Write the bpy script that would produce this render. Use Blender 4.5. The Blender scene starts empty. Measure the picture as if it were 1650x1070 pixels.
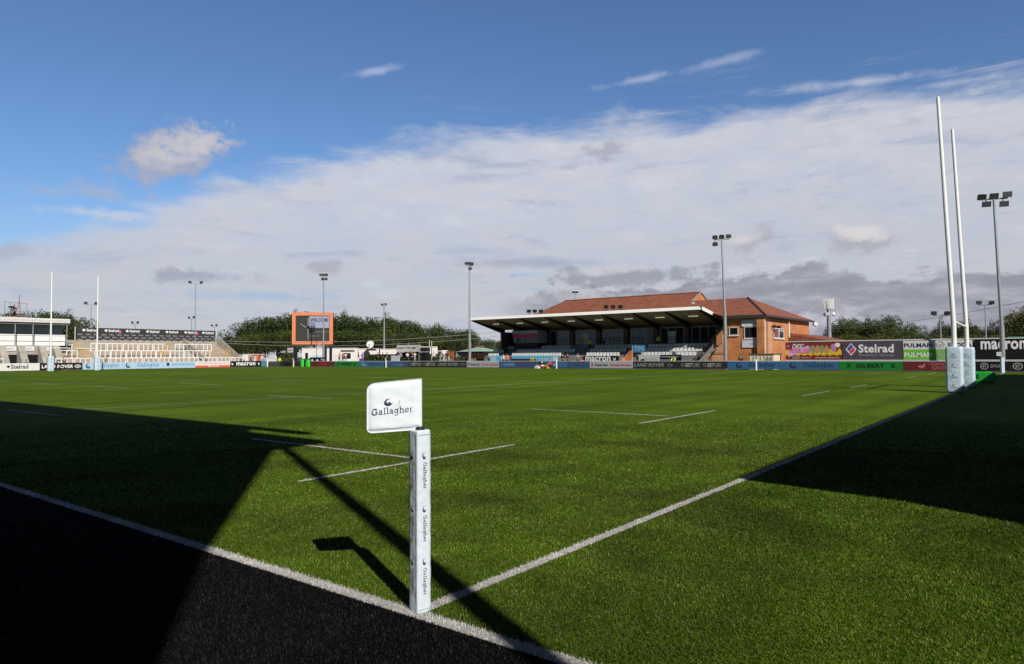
import bpy, bmesh, math, random
import numpy as np
from mathutils import Vector, Matrix

R_ = math.radians
sc = bpy.context.scene
COL = sc.collection
random.seed(7)

# ------------------------------------------------------------------ camera
CAM = Vector((-3.3443, -3.3627, 1.6891))
YAW, PITCH, ROLL = 0.65719, 0.034093, -0.005506
FW = Vector((math.cos(YAW)*math.cos(PITCH), math.sin(YAW)*math.cos(PITCH), math.sin(PITCH)))
_r = Vector((math.sin(YAW), -math.cos(YAW), 0)); _u = _r.cross(FW)
RT = _r*math.cos(ROLL)+_u*math.sin(ROLL); UP = -_r*math.sin(ROLL)+_u*math.cos(ROLL)
cd = bpy.data.cameras.new('camera'); cam = bpy.data.objects.new('camera', cd); COL.objects.link(cam)
cam.matrix_world = Matrix(((RT.x, UP.x, -FW.x, CAM.x), (RT.y, UP.y, -FW.y, CAM.y), (RT.z, UP.z, -FW.z, CAM.z), (0, 0, 0, 1)))
cd.sensor_width = 36; cd.lens = 36*1128.65/1650; cd.clip_start = .05; cd.clip_end = 9000
sc.camera = cam

# ------------------------------------------------------------------ view
sc.view_settings.view_transform = 'Standard'; sc.view_settings.look = 'None'
sc.view_settings.exposure = 0.0; sc.view_settings.gamma = 1

# ------------------------------------------------------------------ sun
SUN_EL = R_(35.6); SUN_AZ = R_(243.4)          # direction towards the sun, from +x anticlockwise
ld = bpy.data.lights.new('sun', 'SUN'); ld.energy = 5.0; ld.angle = R_(.53); ld.color = (1, .94, .84)
sun = bpy.data.objects.new('sun', ld); COL.objects.link(sun)
ts = Vector((math.cos(SUN_AZ)*math.cos(SUN_EL), math.sin(SUN_AZ)*math.cos(SUN_EL), math.sin(SUN_EL)))
sun.rotation_euler = ts.to_track_quat('Z', 'Y').to_euler(); sun.location = (0, 0, 60)

# ------------------------------------------------------------------ world: Nishita sky with procedural clouds
w = bpy.data.worlds.new('World'); sc.world = w; w.use_nodes = True
nt = w.node_tree; nt.nodes.clear()
class N:
    def __init__(s, sock): s.s = sock
    def _b(s, o, op, sw=False):
        n = nt.nodes.new('ShaderNodeMath'); n.operation = op
        a, b = (o, s) if sw else (s, o)
        for i, x in enumerate((a, b)):
            if isinstance(x, N): nt.links.new(x.s, n.inputs[i])
            else: n.inputs[i].default_value = x
        return N(n.outputs[0])
    def __add__(s, o): return s._b(o, 'ADD')
    __radd__ = __add__
    def __sub__(s, o): return s._b(o, 'SUBTRACT')
    def __rsub__(s, o): return s._b(o, 'SUBTRACT', True)
    def __mul__(s, o): return s._b(o, 'MULTIPLY')
    __rmul__ = __mul__
    def __truediv__(s, o): return s._b(o, 'DIVIDE')
    def mx(s, o): return s._b(o, 'MAXIMUM')
    def mn(s, o): return s._b(o, 'MINIMUM')
    def f(s, op):
        n = nt.nodes.new('ShaderNodeMath'); n.operation = op; nt.links.new(s.s, n.inputs[0]); return N(n.outputs[0])
    def ss(s, a, b):
        n = nt.nodes.new('ShaderNodeMapRange'); n.interpolation_type = 'SMOOTHSTEP'
        nt.links.new(s.s, n.inputs[0]); n.inputs[1].default_value = a; n.inputs[2].default_value = b; return N(n.outputs[0])
def noise(x, y, scale, detail=5, rough=.55, seed=0., dist=0.):
    c = nt.nodes.new('ShaderNodeCombineXYZ')
    for i, v in enumerate((x, y)): nt.links.new(v.s, c.inputs[i])
    c.inputs[2].default_value = seed
    n = nt.nodes.new('ShaderNodeTexNoise'); n.inputs['Scale'].default_value = scale; n.inputs['Detail'].default_value = detail
    n.inputs['Roughness'].default_value = rough; n.inputs['Distortion'].default_value = dist
    nt.links.new(c.outputs[0], n.inputs['Vector']); return N(n.outputs[0]) - .5
def mixc(a, b, fac):
    n = nt.nodes.new('ShaderNodeMix'); n.data_type = 'RGBA'
    nt.links.new(fac.s, n.inputs[0])
    for i, x in ((6, a), (7, b)):
        if isinstance(x, tuple): n.inputs[i].default_value = (*x, 1)
        else: nt.links.new(x, n.inputs[i])
    return n.outputs[2]
sky = nt.nodes.new('ShaderNodeTexSky'); sky.sky_type = 'NISHITA'; sky.sun_disc = False
sky.sun_elevation = SUN_EL; sky.sun_rotation = R_(90)-SUN_AZ; sky.air_density = 1.0; sky.dust_density = .25; sky.ozone_density = 2.5; sky.altitude = 100
tc = nt.nodes.new('ShaderNodeTexCoord'); sp = nt.nodes.new('ShaderNodeSeparateXYZ'); nt.links.new(tc.outputs['Generated'], sp.inputs[0])
dx, dy, dz = (N(sp.outputs[i]) for i in range(3))
az = dy._b(dx, 'ARCTAN2')*57.2958
el = dz.f('ARCSINE')*57.2958
STR = .1
inv = 1/STR
# big soft sheet of high cloud, its upper edge falling away to the left (high azimuth)
n1 = noise(az*.03, el*.22, 1.3, 8, .62, 1.3, .3)
n2 = noise(az*.10, el*.30, 1.6, 8, .6, 5.1, .4)
n3 = noise(az*.16, el*.42, 1.5, 9, .62, 9.7, .3)
a1 = (az-28).mx(N(az.s)*0)
edge = 18.5 - a1*a1*.0056 - (14-az).mx(N(az.s)*0)*.085
sheet = (edge - el + n2*5.0 + n1*4.5).ss(-1.3, 1.6)
sheet = sheet*(90-az).ss(0, 12)*(az+14).ss(0, 12)*(.86+n3*.5).mn(N((az*0+1).s))
# thin streaks above the sheet (right half)
streak = (noise(az*.045-el*.02, el*.55, 1.5, 9, .68, 3.3, .5)).ss(.04, .34)
streak = streak*(22.5-el+n2*5).ss(-1.5, 3)*(50-az).ss(0, 18)*(el-13).ss(0, 2)*.75
blue = nt.nodes.new('ShaderNodeMix'); blue.data_type = 'RGBA'; blue.blend_type = 'MULTIPLY'; blue.inputs[0].default_value = 1
nt.links.new(sky.outputs[0], blue.inputs[6]); blue.inputs[7].default_value = (.74, .91, 1.12, 1)
c = blue.outputs[2]
dk = 1-(el-29).ss(0, 24)*.84  # sky above the view dimmed, added to cut ambient light in the shade
dk = dk*(1-(dx*-.79+dy*-.61).ss(-.1, .6)*.74)  # unseen sky behind the camera dimmed for the same darker shade
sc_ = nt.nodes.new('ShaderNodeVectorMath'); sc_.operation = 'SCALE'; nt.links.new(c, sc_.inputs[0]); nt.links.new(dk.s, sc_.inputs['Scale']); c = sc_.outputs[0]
def cc(r, g, b): return (r*inv, g*inv, b*inv)
# pale band towards the horizon, then the cloud layers
c = mixc(c, cc(.38, .49, .64), (13-el).ss(0, 11)*.72)
c = mixc(c, cc(.52, .54, .66), streak)
top = (el-5).ss(0, 12)
n = nt.nodes.new('ShaderNodeMix'); n.data_type = 'RGBA'; nt.links.new(top.s, n.inputs[0])
n.inputs[6].default_value = (*cc(.57, .57, .61), 1); n.inputs[7].default_value = (*cc(.66, .66, .71), 1)
# broken tone inside the sheet: brighter billows and thin bluish-grey gaps
t1 = noise(az*.07, el*.34, 1.5, 9, .62, 31., .6); t2 = noise(az*.20, el*.55, 1.4, 9, .65, 37., .3)
shc = mixc(n.outputs[2], cc(.40, .45, .57), (t1+t2*.6).ss(.02, .26)*.68)
shc = mixc(shc, cc(.72, .715, .75), (t2-t1*.8).ss(.02, .28)*.55)
c = mixc(c, shc, sheet*.97)
def blob(c, a0, e0, wa, we, col, k=1., rot=0., nz=1.0, soft=.55, seed=0.):
    ca, sa = math.cos(rot), math.sin(rot)
    u = ((az-a0)*ca+(el-e0)*sa)/wa; v = ((el-e0)*ca-(az-a0)*sa)/we
    d = (u*u+v*v).f('SQRT')
    nn = noise(az*.35, el*.5, 1.3, 9, .62, 11+seed)
    m = (1-d+nn*3.2*nz).ss(0, soft)*k
    return mixc(c, col, m)
# (azimuth, elevation, half widths) of the single clouds
c = blob(c, 63.8, 14.6, 4.6, 2.0, cc(.38, .41, .52), .9, -.45, .9, .7, 1)
c = blob(c, 63.0, 15.3, 3.7, 1.3, cc(.60, .58, .62), .85, -.42, .9, .9, 1)
c = blob(c, 69, 11.6, 5.0, .8, cc(.42, .45, .56), .5, 0, 1.1, 1.0, 2)
c = blob(c, 67.8, 10.1, 4.5, .65, cc(.58, .62, .72), .75, 0, .7, 1.0, 3)
c = blob(c, 48.5, 22.1, 2.9, .5, cc(.42, .50, .70), .75, -.22, .5, 1.0, 4)
c = blob(c, 27.0, 21.4, 4.0, .42, cc(.45, .50, .68), .7, -.12, .6, 1.1, 4)
c = blob(c, 20.5, 22.1, 4.4, .5, cc(.42, .48, .67), .6, -.13, .6, 1.2, 5)
c = blob(c, 10.5, 19.3, 9.5, .55, cc(.55, .585, .70), .75, .045, .6, 1.3, 6)
c = blob(c, 4, 18.2, 6, .35, cc(.55, .585, .70), .6, .03, .6, 1.4, 33)
c = blob(c, 29.5, 16.4, 3.8, 1.3, cc(.42, .43, .52), .9, -.35, 1.1, .9, 7)
c = blob(c, 19.0, 8.5, 2.5, 1.5, cc(.42, .42, .475), .85, -.2, 1.0, .8, 8)
c = blob(c, 19.3, 8.9, 1.8, .8, cc(.70, .68, .70), .8, -.2, .8, .9, 8)
c = blob(c, 11.2, 8.3, 3.1, 1.4, cc(.42, .42, .475), .85, 0, 1.0, .8, 9)
c = blob(c, 11.0, 8.9, 2.6, .85, cc(.72, .70, .705), .85, .08, .9, .9, 9)
c = blob(c, 62, 6.1, 4.6, .75, cc(.34, .36, .46), .75, 0, 1.0, .8, 10)
c = blob(c, 52.5, 7.1, 2.6, .7, cc(.40, .40, .48), .7, -.15, 1.0, .9, 11)
c = blob(c, 37, 7.6, 8.5, .45, cc(.36, .37, .46), .45, 0, 1.0, 1.0, 12)
c = blob(c, 57.4, 4.7, 9, .55, cc(.36, .50, .70), .7, 0, .7, 1.0, 13)
c = blob(c, 74, 7, 3, .8, cc(.42, .42, .50), .6, 0, .8, 1.0, 14)
c = blob(c, 37.2, 6.6, 3.0, .3, cc(.38, .52, .74), .8, 0, .5, 1.0, 15)
c = blob(c, 28, 6.2, 8, 1.0, cc(.33, .335, .40), .85, 0, 1.15, .6, 26)
c = blob(c, 30, 6.9, 5, .45, cc(.60, .595, .63), .6, 0, 1.1, .9, 27)
# lower bank of grey cumulus on the right
bank = (6.6-(az-14).f('ABSOLUTE')*.075 - el + noise(az*.16, el*.3, 1.6, 8, .6, 21.)*5.5).ss(-.1, .55)*(40-az).ss(0, 6)
bt = noise(az*.14, el*.55, 2.0, 8, .6, 25.)
shade = mixc(cc(.27, .275, .335), cc(.50, .50, .56), (bt+.55).ss(.42, .86))
c = mixc(c, shade, bank*.88)
c = blob(c, 13.5, 2.6, 3.8, 1.1, cc(.60, .60, .67), .75, 0, .9, .8, 16)
c = blob(c, 46, 3.9, 6, .9, cc(.56, .55, .60), .6, 0, .9, .8, 17)
c = blob(c, 33, 4.6, 4.5, .9, cc(.54, .53, .60), .55, 0, 1.1, .9, 19)
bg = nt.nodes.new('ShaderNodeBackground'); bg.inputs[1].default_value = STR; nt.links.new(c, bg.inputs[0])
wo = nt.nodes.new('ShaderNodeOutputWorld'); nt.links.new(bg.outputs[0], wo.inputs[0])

# ------------------------------------------------------------------ helpers
def look(px, py):
    return FW + RT*((px-825)/1128.65) - UP*((py-535)/1128.65)
def onx(px, py, X):
    d = look(px, py); return CAM+d*((X-CAM.x)/d.x)
def ony(px, py, Y):
    d = look(px, py); return CAM+d*((Y-CAM.y)/d.y)
def atd(px, py, D):
    return CAM+look(px, py)*D
MATS = {}
def mat(name, col, rough=.7, metal=0., var=.0, vs=3., bump=0., bs=40., spec=.3, emit=None, em=0., vs2=None):
    if name in MATS: return MATS[name]
    m = bpy.data.materials.new(name); m.use_nodes = True; t = m.node_tree; b = t.nodes['Principled BSDF']
    b.inputs['Base Color'].default_value = (*col, 1); b.inputs['Roughness'].default_value = rough
    b.inputs['Metallic'].default_value = metal; b.inputs['Specular IOR Level'].default_value = spec
    if emit: b.inputs['Emission Color'].default_value = (*emit, 1); b.inputs['Emission Strength'].default_value = em
    if var or bump:
        g = t.nodes.new('ShaderNodeNewGeometry')
    if var:
        n_ = t.nodes.new('ShaderNodeTexNoise'); n_.inputs['Scale'].default_value = vs; n_.inputs['Detail'].default_value = 6
        t.links.new(g.outputs['Position'], n_.inputs['Vector'])
        r_ = t.nodes.new('ShaderNodeMapRange'); r_.inputs[1].default_value = .25; r_.inputs[2].default_value = .75
        r_.inputs[3].default_value = 1-var; r_.inputs[4].default_value = 1+var
        t.links.new(n_.outputs[0], r_.inputs[0])
        v_ = t.nodes.new('ShaderNodeVectorMath'); v_.operation = 'SCALE'; v_.inputs[0].default_value = col
        t.links.new(r_.outputs[0], v_.inputs['Scale']); t.links.new(v_.outputs[0], b.inputs['Base Color'])
    if bump:
        n_ = t.nodes.new('ShaderNodeTexNoise'); n_.inputs['Scale'].default_value = bs; n_.inputs['Detail'].default_value = 4
        t.links.new(g.outputs['Position'], n_.inputs['Vector'])
        bp = t.nodes.new('ShaderNodeBump'); bp.inputs['Strength'].default_value = bump; bp.inputs['Distance'].default_value = .02
        t.links.new(n_.outputs[0], bp.inputs['Height']); t.links.new(bp.outputs[0], b.inputs['Normal'])
    MATS[name] = m; return m
def paint(r, g, b, rough=.55):
    return mat('paint_%03d_%03d_%03d' % (r*999, g*999, b*999), (r, g, b), rough, var=.06, vs=2.)

class MB:
    def __init__(s): s.v = []; s.f = []; s.m = []
    def poly(s, pts, mi=0):
        n0 = len(s.v); s.v += [tuple(p) for p in pts]; s.f.append(tuple(range(n0, n0+len(pts)))); s.m.append(mi); return s
    def box(s, x0, x1, y0, y1, z0, z1, mi=0):
        x0, x1 = min(x0, x1), max(x0, x1); y0, y1 = min(y0, y1), max(y0, y1)
        n0 = len(s.v)
        s.v += [(x0, y0, z0), (x1, y0, z0), (x1, y1, z0), (x0, y1, z0), (x0, y0, z1), (x1, y0, z1), (x1, y1, z1), (x0, y1, z1)]
        for q in ((0, 3, 2, 1), (4, 5, 6, 7), (0, 1, 5, 4), (1, 2, 6, 5), (2, 3, 7, 6), (3, 0, 4, 7)):
            s.f.append(tuple(n0+i for i in q)); s.m.append(mi)
        return s
    def hexa(s, P, mi=0):                       # eight corners, bottom ring then top ring
        n0 = len(s.v); s.v += [tuple(p) for p in P]
        for q in ((0, 3, 2, 1), (4, 5, 6, 7), (0, 1, 5, 4), (1, 2, 6, 5), (2, 3, 7, 6), (3, 0, 4, 7)):
            s.f.append(tuple(n0+i for i in q)); s.m.append(mi)
        return s
    def bar(s, p0, p1, w, h, mi=0, up=(0, 0, 1)):
        p0, p1 = Vector(p0), Vector(p1); d = (p1-p0).normalized(); u = Vector(up)
        a = d.cross(u)
        if a.length < 1e-4: a = d.cross(Vector((1, 0, 0)))
        a.normalize(); b = a.cross(d); a *= w/2; b *= h/2
        return s.hexa([p0-a-b, p0+a-b, p0+a+b, p0-a+b, p1-a-b, p1+a-b, p1+a+b, p1-a+b], mi)
    def tube(s, p0, p1, r0, r1=None, n=10, mi=0, cap=True):
        r1 = r0 if r1 is None else r1
        p0, p1 = Vector(p0), Vector(p1); d = (p1-p0).normalized()
        a = d.cross(Vector((0, 0, 1)))
        if a.length < 1e-3: a = Vector((1, 0, 0))
        a.normalize(); b = d.cross(a); n0 = len(s.v)
        for p, r in ((p0, r0), (p1, r1)):
            for i in range(n):
                t = 2*math.pi*i/n; s.v.append(tuple(p+a*(r*math.cos(t))+b*(r*math.sin(t))))
        for i in range(n):
            j = (i+1) % n; s.f.append((n0+i, n0+j, n0+n+j, n0+n+i)); s.m.append(mi)
        if cap:                                  # end caps on vertices of their own, so that the side shades evenly
            c0 = len(s.v); s.v += s.v[n0:n0+2*n]
            s.f.append(tuple(c0+n-1-i for i in range(n))); s.m.append(mi); s.f.append(tuple(c0+n+i for i in range(n))); s.m.append(mi)
        return s
    def prism(s, pts, d, mi=0):                 # planar outline swept by vector d
        d = Vector(d); n0 = len(s.v); k = len(pts)
        s.v += [tuple(p) for p in pts]+[tuple(Vector(p)+d) for p in pts]
        s.f.append(tuple(range(n0+k-1, n0-1, -1))); s.m.append(mi)
        s.f.append(tuple(range(n0+k, n0+2*k))); s.m.append(mi)
        for i in range(k):
            j = (i+1) % k; s.f.append((n0+i, n0+j, n0+k+j, n0+k+i)); s.m.append(mi)
        return s
    def build(s, name, mats, parent=None, origin=None, bevel=0., smooth=False):
        if not isinstance(mats, (list, tuple)): mats = [mats]
        if origin is not None: o_ = Vector(origin)
        elif parent is not None:
            q = parent
            while q.parent is not None: q = q.parent
            o_ = Vector(q.location)
        else: o_ = Vector((0, 0, 0))
        me = bpy.data.meshes.new(name)
        me.from_pydata([tuple(Vector(v)-o_) for v in s.v], [], s.f); me.update()
        for m in mats: me.materials.append(m)
        for i, p in enumerate(me.polygons):
            p.material_index = s.m[i]; p.use_smooth = smooth and len(s.f[i]) <= 4
        if bevel:
            bm = bmesh.new(); bm.from_mesh(me)
            bmesh.ops.remove_doubles(bm, verts=bm.verts, dist=1e-5)
            bmesh.ops.bevel(bm, geom=[e for e in bm.edges], offset=bevel, segments=2, profile=.6, affect='EDGES')
            bm.to_mesh(me); bm.free()
        o = bpy.data.objects.new(name, me); COL.objects.link(o)
        if parent is not None: o.parent = parent
        elif origin is not None: o.location = origin
        return o
def tag(o, label=None, cat=None, group=None, kind=None):
    if label: o['label'] = label
    if cat: o['category'] = cat
    if group: o['group'] = group
    if kind: o['kind'] = kind
    return o
def thing(name, loc, label, cat, group=None, rz=0):
    o = bpy.data.objects.new(name, None); COL.objects.link(o); o.location = loc; o.rotation_euler = (0, 0, rz)
    o.empty_display_size = .2
    return tag(o, label, cat, group)
def struct(o): o['kind'] = 'structure'; return o
def dup(root, loc=None, rz=None, label=None, group=None):
    r = root.copy(); COL.objects.link(r)
    if loc is not None: r.location = loc
    if rz is not None: r.rotation_euler = (0, 0, rz)
    if label: r['label'] = label
    if group: r['group'] = group
    for ch in list(root.children):
        c_ = ch.copy(); COL.objects.link(c_); c_.parent = r
        for g_ in list(ch.children):
            d_ = g_.copy(); COL.objects.link(d_); d_.parent = c_
    return r

# ---- lettering
_tc = {}
def text2d(s, bold=0.):
    k = (s, bold)
    if k in _tc: return _tc[k]
    cu = bpy.data.curves.new('t', 'FONT'); cu.body = s; cu.resolution_u = 3; cu.offset = bold; cu.space_character = 1+bold*2
    ob = bpy.data.objects.new('t', cu); COL.objects.link(ob)
    dg = bpy.context.evaluated_depsgraph_get(); ev = ob.evaluated_get(dg); me = ev.to_mesh()
    V = [(v.co.x, v.co.y) for v in me.vertices]; F = [tuple(p.vertices) for p in me.polygons]
    ev.to_mesh_clear(); bpy.data.objects.remove(ob); bpy.data.curves.remove(cu)
    xs = [v[0] for v in V]; ys = [v[1] for v in V]
    x0, x1, y0, y1 = min(xs), max(xs), min(ys), max(ys)
    V = [((x-x0)/(x1-x0), (y-y0)/(y1-y0)) for x, y in V]
    _tc[k] = (V, F); return _tc[k]
def arc(cx, cy, rx, ry, a0, a1, n=10):
    return [(cx+rx*math.cos(R_(a0+(a1-a0)*i/n)), cy+ry*math.sin(R_(a0+(a1-a0)*i/n))) for i in range(n+1)]
def stroke(pts, w):
    out = []; L = []
    for i, p in enumerate(pts):
        a = pts[max(i-1, 0)]; b = pts[min(i+1, len(pts)-1)]
        dx_, dy_ = b[0]-a[0], b[1]-a[1]; l = math.hypot(dx_, dy_) or 1
        L.append(((p[0]-dy_/l*w/2, p[1]+dx_/l*w/2), (p[0]+dy_/l*w/2, p[1]-dx_/l*w/2)))
    for a, b in zip(L, L[1:]): out.append([a[0], b[0], b[1], a[1]])
    return out
def rc(x0, x1, y0, y1): return [[(x0, y0), (x1, y0), (x1, y1), (x0, y1)]]
def slab_word():                                 # "Gallagher" in slab-serif strokes
    P = []; x = 0.; S = .17; H = .11
    def bowl(x): return stroke(arc(x+.42, .5, .36, .43, 0, 360, 18), .14)
    for ch in 'Gallagher':
        if ch == 'G':
            P += stroke(arc(x+.62, .72, .52, .66, 45, 335, 18), .16)+rc(x+.75, x+1.25, .6, .72)+rc(x+1.0, x+1.16, .12, .60)+rc(x+.99, x+1.1, 1.0, 1.36); x += 1.42
        elif ch == 'a':
            P += stroke(arc(x+.38, .3, .29, .23, 0, 360, 14), .12)+rc(x+.62, x+.78, .1, .72)+stroke(arc(x+.42, .68, .28, .26, 0, 165, 10), .13)+rc(x+.62, x+.96, 0, .1); x += 1.08
        elif ch == 'l':
            P += rc(x+.2, x+.37, .1, 1.5)+rc(x+.03, x+.2, 1.4, 1.5)+rc(x+.03, x+.54, 0, .1); x += .63
        elif ch == 'g':
            P += stroke(arc(x+.42, .56, .33, .37, 0, 360, 16), .14)+rc(x+.72, x+.87, -.15, .88)+rc(x+.72, x+1.02, .88, .98)+stroke(arc(x+.45, -.15, .34, .27, 200, 360, 10), .13); x += 1.1
        elif ch == 'h':
            P += rc(x+.18, x+.34, .1, 1.5)+rc(x+.02, x+.18, 1.4, 1.5)+rc(x+.02, x+.5, 0, .1)+stroke(arc(x+.58, .62, .28, .3, 0, 160, 10), .14)+rc(x+.79, x+.95, .1, .64)+rc(x+.64, x+1.12, 0, .1); x += 1.2
        elif ch == 'e':
            P += stroke(arc(x+.45, .5, .37, .43, 0, 315, 16), .14)+rc(x+.14, x+.88, .44, .55); x += 1.0
        elif ch == 'r':
            P += rc(x+.18, x+.34, .1, .9)+rc(x+.02, x+.18, .88, .98)+rc(x+.02, x+.52, 0, .1)+stroke(arc(x+.6, .58, .28, .32, 70, 165, 7), .14); x += .82
    return [[(a/x, (b+.45)/1.95) for a, b in q] for q in P]
SLAB = slab_word()
def crescent(n=16):                              # the globe-like "G" mark
    o = arc(.45, .5, .45, .5, 62, 318, n); i = arc(.58, .60, .36, .36, 318, 62, n)
    pts = []
    for k in range(n): pts.append([o[k], o[k+1], i[n-k-1], i[n-k]])
    return pts+[[(.42, .48), (.66, .48), (.66, .36), (.42, .36)], [(.54, .36), (.66, .36), (.66, .1), (.54, .06)]]
CRES = crescent()

def mark(parent, O, Rv, Uv, w_, h_, items, off=.006):
    """flat print on a board: items = (kind, data, u0, u1, v0, v1, material, part_name)"""
    Nv = Rv.cross(Uv).normalized()
    k = [0]
    for it in items:
        kind, data, u0, u1, v0, v1, m, pn = it[:8]
        sh = it[8] if len(it) > 8 else 0.
        b = MB()
        def P(a, c_):
            uu = u0+(u1-u0)*(a+sh*c_*((v1-v0)*h_)/max((u1-u0)*w_, 1e-6)); vv = v0+(v1-v0)*c_
            return O+Rv*(uu*w_)+Uv*(vv*h_)+Nv*(off+k[0])
        if kind in ('t', 'tb'):
            V, F = text2d(data, .03 if kind == 'tb' else 0.)
            n0 = len(b.v); b.v += [tuple(P(*q)) for q in V]
            for f in F: b.f.append(tuple(n0+i for i in f)); b.m.append(0)
            k[0] += .0005
        else:
            ps = {'slab': SLAB, 'g': CRES, 'r': [[(0, 0), (1, 0), (1, 1), (0, 1)]], 'e': [arc(.5, .5, .5, .5, 0, 350, 20)],
                  'p': [data], 'pp': data, 'ring': stroke(arc(.5, .5, .44, .44, 0, 360, 20), .1)}[kind]
            for q in ps:
                b.poly([P(*a) for a in q]); k[0] += .00001
            k[0] += .0003
        b.build(pn, m, parent)

def board(name, label, cat, A, B, z0, z1, base, items, group=None, th=.12, off=.012, extra=None):
    """upright board from ground point A to B, left to right as seen from the pitch"""
    A = Vector((*A[:2], 0)); B = Vector((*B[:2], 0)); Rv = (B-A).normalized(); Uv = Vector((0, 0, 1)); Nv = Rv.cross(Uv)
    t = thing(name, (A+B)/2+Vector((0, 0, 0)), label, cat, group)
    b = MB(); g = .012
    A2, B2 = A+Rv*g, B-Rv*g
    b.hexa([A2+Uv*z0, B2+Uv*z0, B2+Uv*z0-Nv*th, A2+Uv*z0-Nv*th, A2+Uv*z1, B2+Uv*z1, B2+Uv*z1-Nv*th, A2+Uv*z1-Nv*th])
    b.build('panel', base, t)
    if extra: extra(t, A, B, Rv, Uv, Nv)
    if items: mark(t, A+Uv*z0, Rv, Uv, (B-A).length, z1-z0, items, off)
    return t

# ------------------------------------------------------------------ materials
WHITE = mat('white_paint', (.80, .80, .79), .5, var=.04, vs=3)
BLACK = mat('black_paint', (.012, .012, .014), .55, spec=.2)
NAVY = mat('navy_print', (.035, .05, .10), .6, spec=.2)
GREYM = mat('galvanised_steel', (.34, .35, .37), .45, .35, var=.12, vs=1.5)
DARKM = mat('dark_steel', (.022, .023, .026), .5)
CONC = mat('concrete', (.36, .33, .29), .9, var=.22, vs=1.2, bump=.4, bs=15)
TREAD = mat('concrete_tread', (.38, .31, .25), .9, var=.25, vs=1.6, bump=.4, bs=15)
GLASS = mat('dark_glass', (.012, .014, .018), .08, spec=.6)
PVC = mat('white_frame', (.62, .62, .62), .5)

def turf_mat(name, cA, cB, cC, black=False):
    m = bpy.data.materials.new(name); m.use_nodes = True; t = m.node_tree; b = t.nodes['Principled BSDF']
    g = t.nodes.new('ShaderNodeNewGeometry')
    def nz(scale, sx=1, sy=1, det=4, rough=.6):
        mp = t.nodes.new('ShaderNodeMapping'); mp.inputs['Scale'].default_value = (sx, sy, 1)
        t.links.new(g.outputs['Position'], mp.inputs['Vector'])
        n_ = t.nodes.new('ShaderNodeTexNoise'); n_.inputs['Scale'].default_value = scale; n_.inputs['Detail'].default_value = det; n_.inputs['Roughness'].default_value = rough
        t.links.new(mp.outputs[0], n_.inputs['Vector']); return n_.outputs[0]
    def rng(s_, a, b_, c_=0., d=1.):
        r_ = t.nodes.new('ShaderNodeMapRange'); r_.inputs[1].default_value = a; r_.inputs[2].default_value = b_; r_.inputs[3].default_value = c_; r_.inputs[4].default_value = d
        t.links.new(s_, r_.inputs[0]); return r_.outputs[0]
    def mx(f, a, b_, bl='MIX'):
        n_ = t.nodes.new('ShaderNodeMix'); n_.data_type = 'RGBA'; n_.blend_type = bl
        if isinstance(f, float): n_.inputs[0].default_value = f
        else: t.links.new(f, n_.inputs[0])
        for i, x in ((6, a), (7, b_)):
            if isinstance(x, tuple): n_.inputs[i].default_value = (*x, 1)
            else: t.links.new(x, n_.inputs[i])
        return n_.outputs[2]
    c_ = mx(rng(nz(.55, 1, 1, 6), .36, .64), cA, cB)                      # worn and lush areas
    c_ = mx(rng(nz(.35, .12, 1.8, 5), .42, .62, 0., .75), c_, cC)         # seams and drag-brush bands
    c_ = mx(rng(nz(.22, 1.5, .14, 5), .45, .66, 0., .6), c_, cC)
    c_ = mx(rng(nz(7., 1, 1, 6, .7), .5, .75, 0., .55), c_, cC)           # clumps
    at = t.nodes.new('ShaderNodeAttribute'); at.attribute_name = 'tint'
    fa, fb = nz(95., 1, 1, 3, .7), nz(17., 1, 1, 5, .8)
    ad = t.nodes.new('ShaderNodeMath'); ad.operation = 'ADD'; t.links.new(fa, ad.inputs[0]); t.links.new(fb, ad.inputs[1])
    k = rng(ad.outputs[0], .66, 1.36, .30, 1.70)
    v = t.nodes.new('ShaderNodeVectorMath'); v.operation = 'SCALE'; t.links.new(c_, v.inputs[0]); t.links.new(k, v.inputs['Scale'])
    t.links.new(v.outputs[0], b.inputs['Base Color'])
    hg = mx(.5, nz(60., 1, 1, 2, .7), nz(11., 1, 1, 4, .7))
    bp = t.nodes.new('ShaderNodeBump'); bp.inputs['Strength'].default_value = .8; bp.inputs['Distance'].default_value = .03
    t.links.new(hg, bp.inputs['Height']); t.links.new(bp.outputs[0], b.inputs['Normal'])
    b.inputs['Roughness'].default_value = .9; b.inputs['Specular IOR Level'].default_value = .03
    return m
TURF = turf_mat('green_turf', (.090, .148, .008), (.118, .180, .011), (.044, .088, .005))
BTURF = turf_mat('black_turf', (.007, .007, .007), (.010, .010, .011), (.004, .004, .004))
LINE = turf_mat('white_line_turf', (.50, .49, .48), (.58, .57, .56), (.34, .33, .32))
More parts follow.
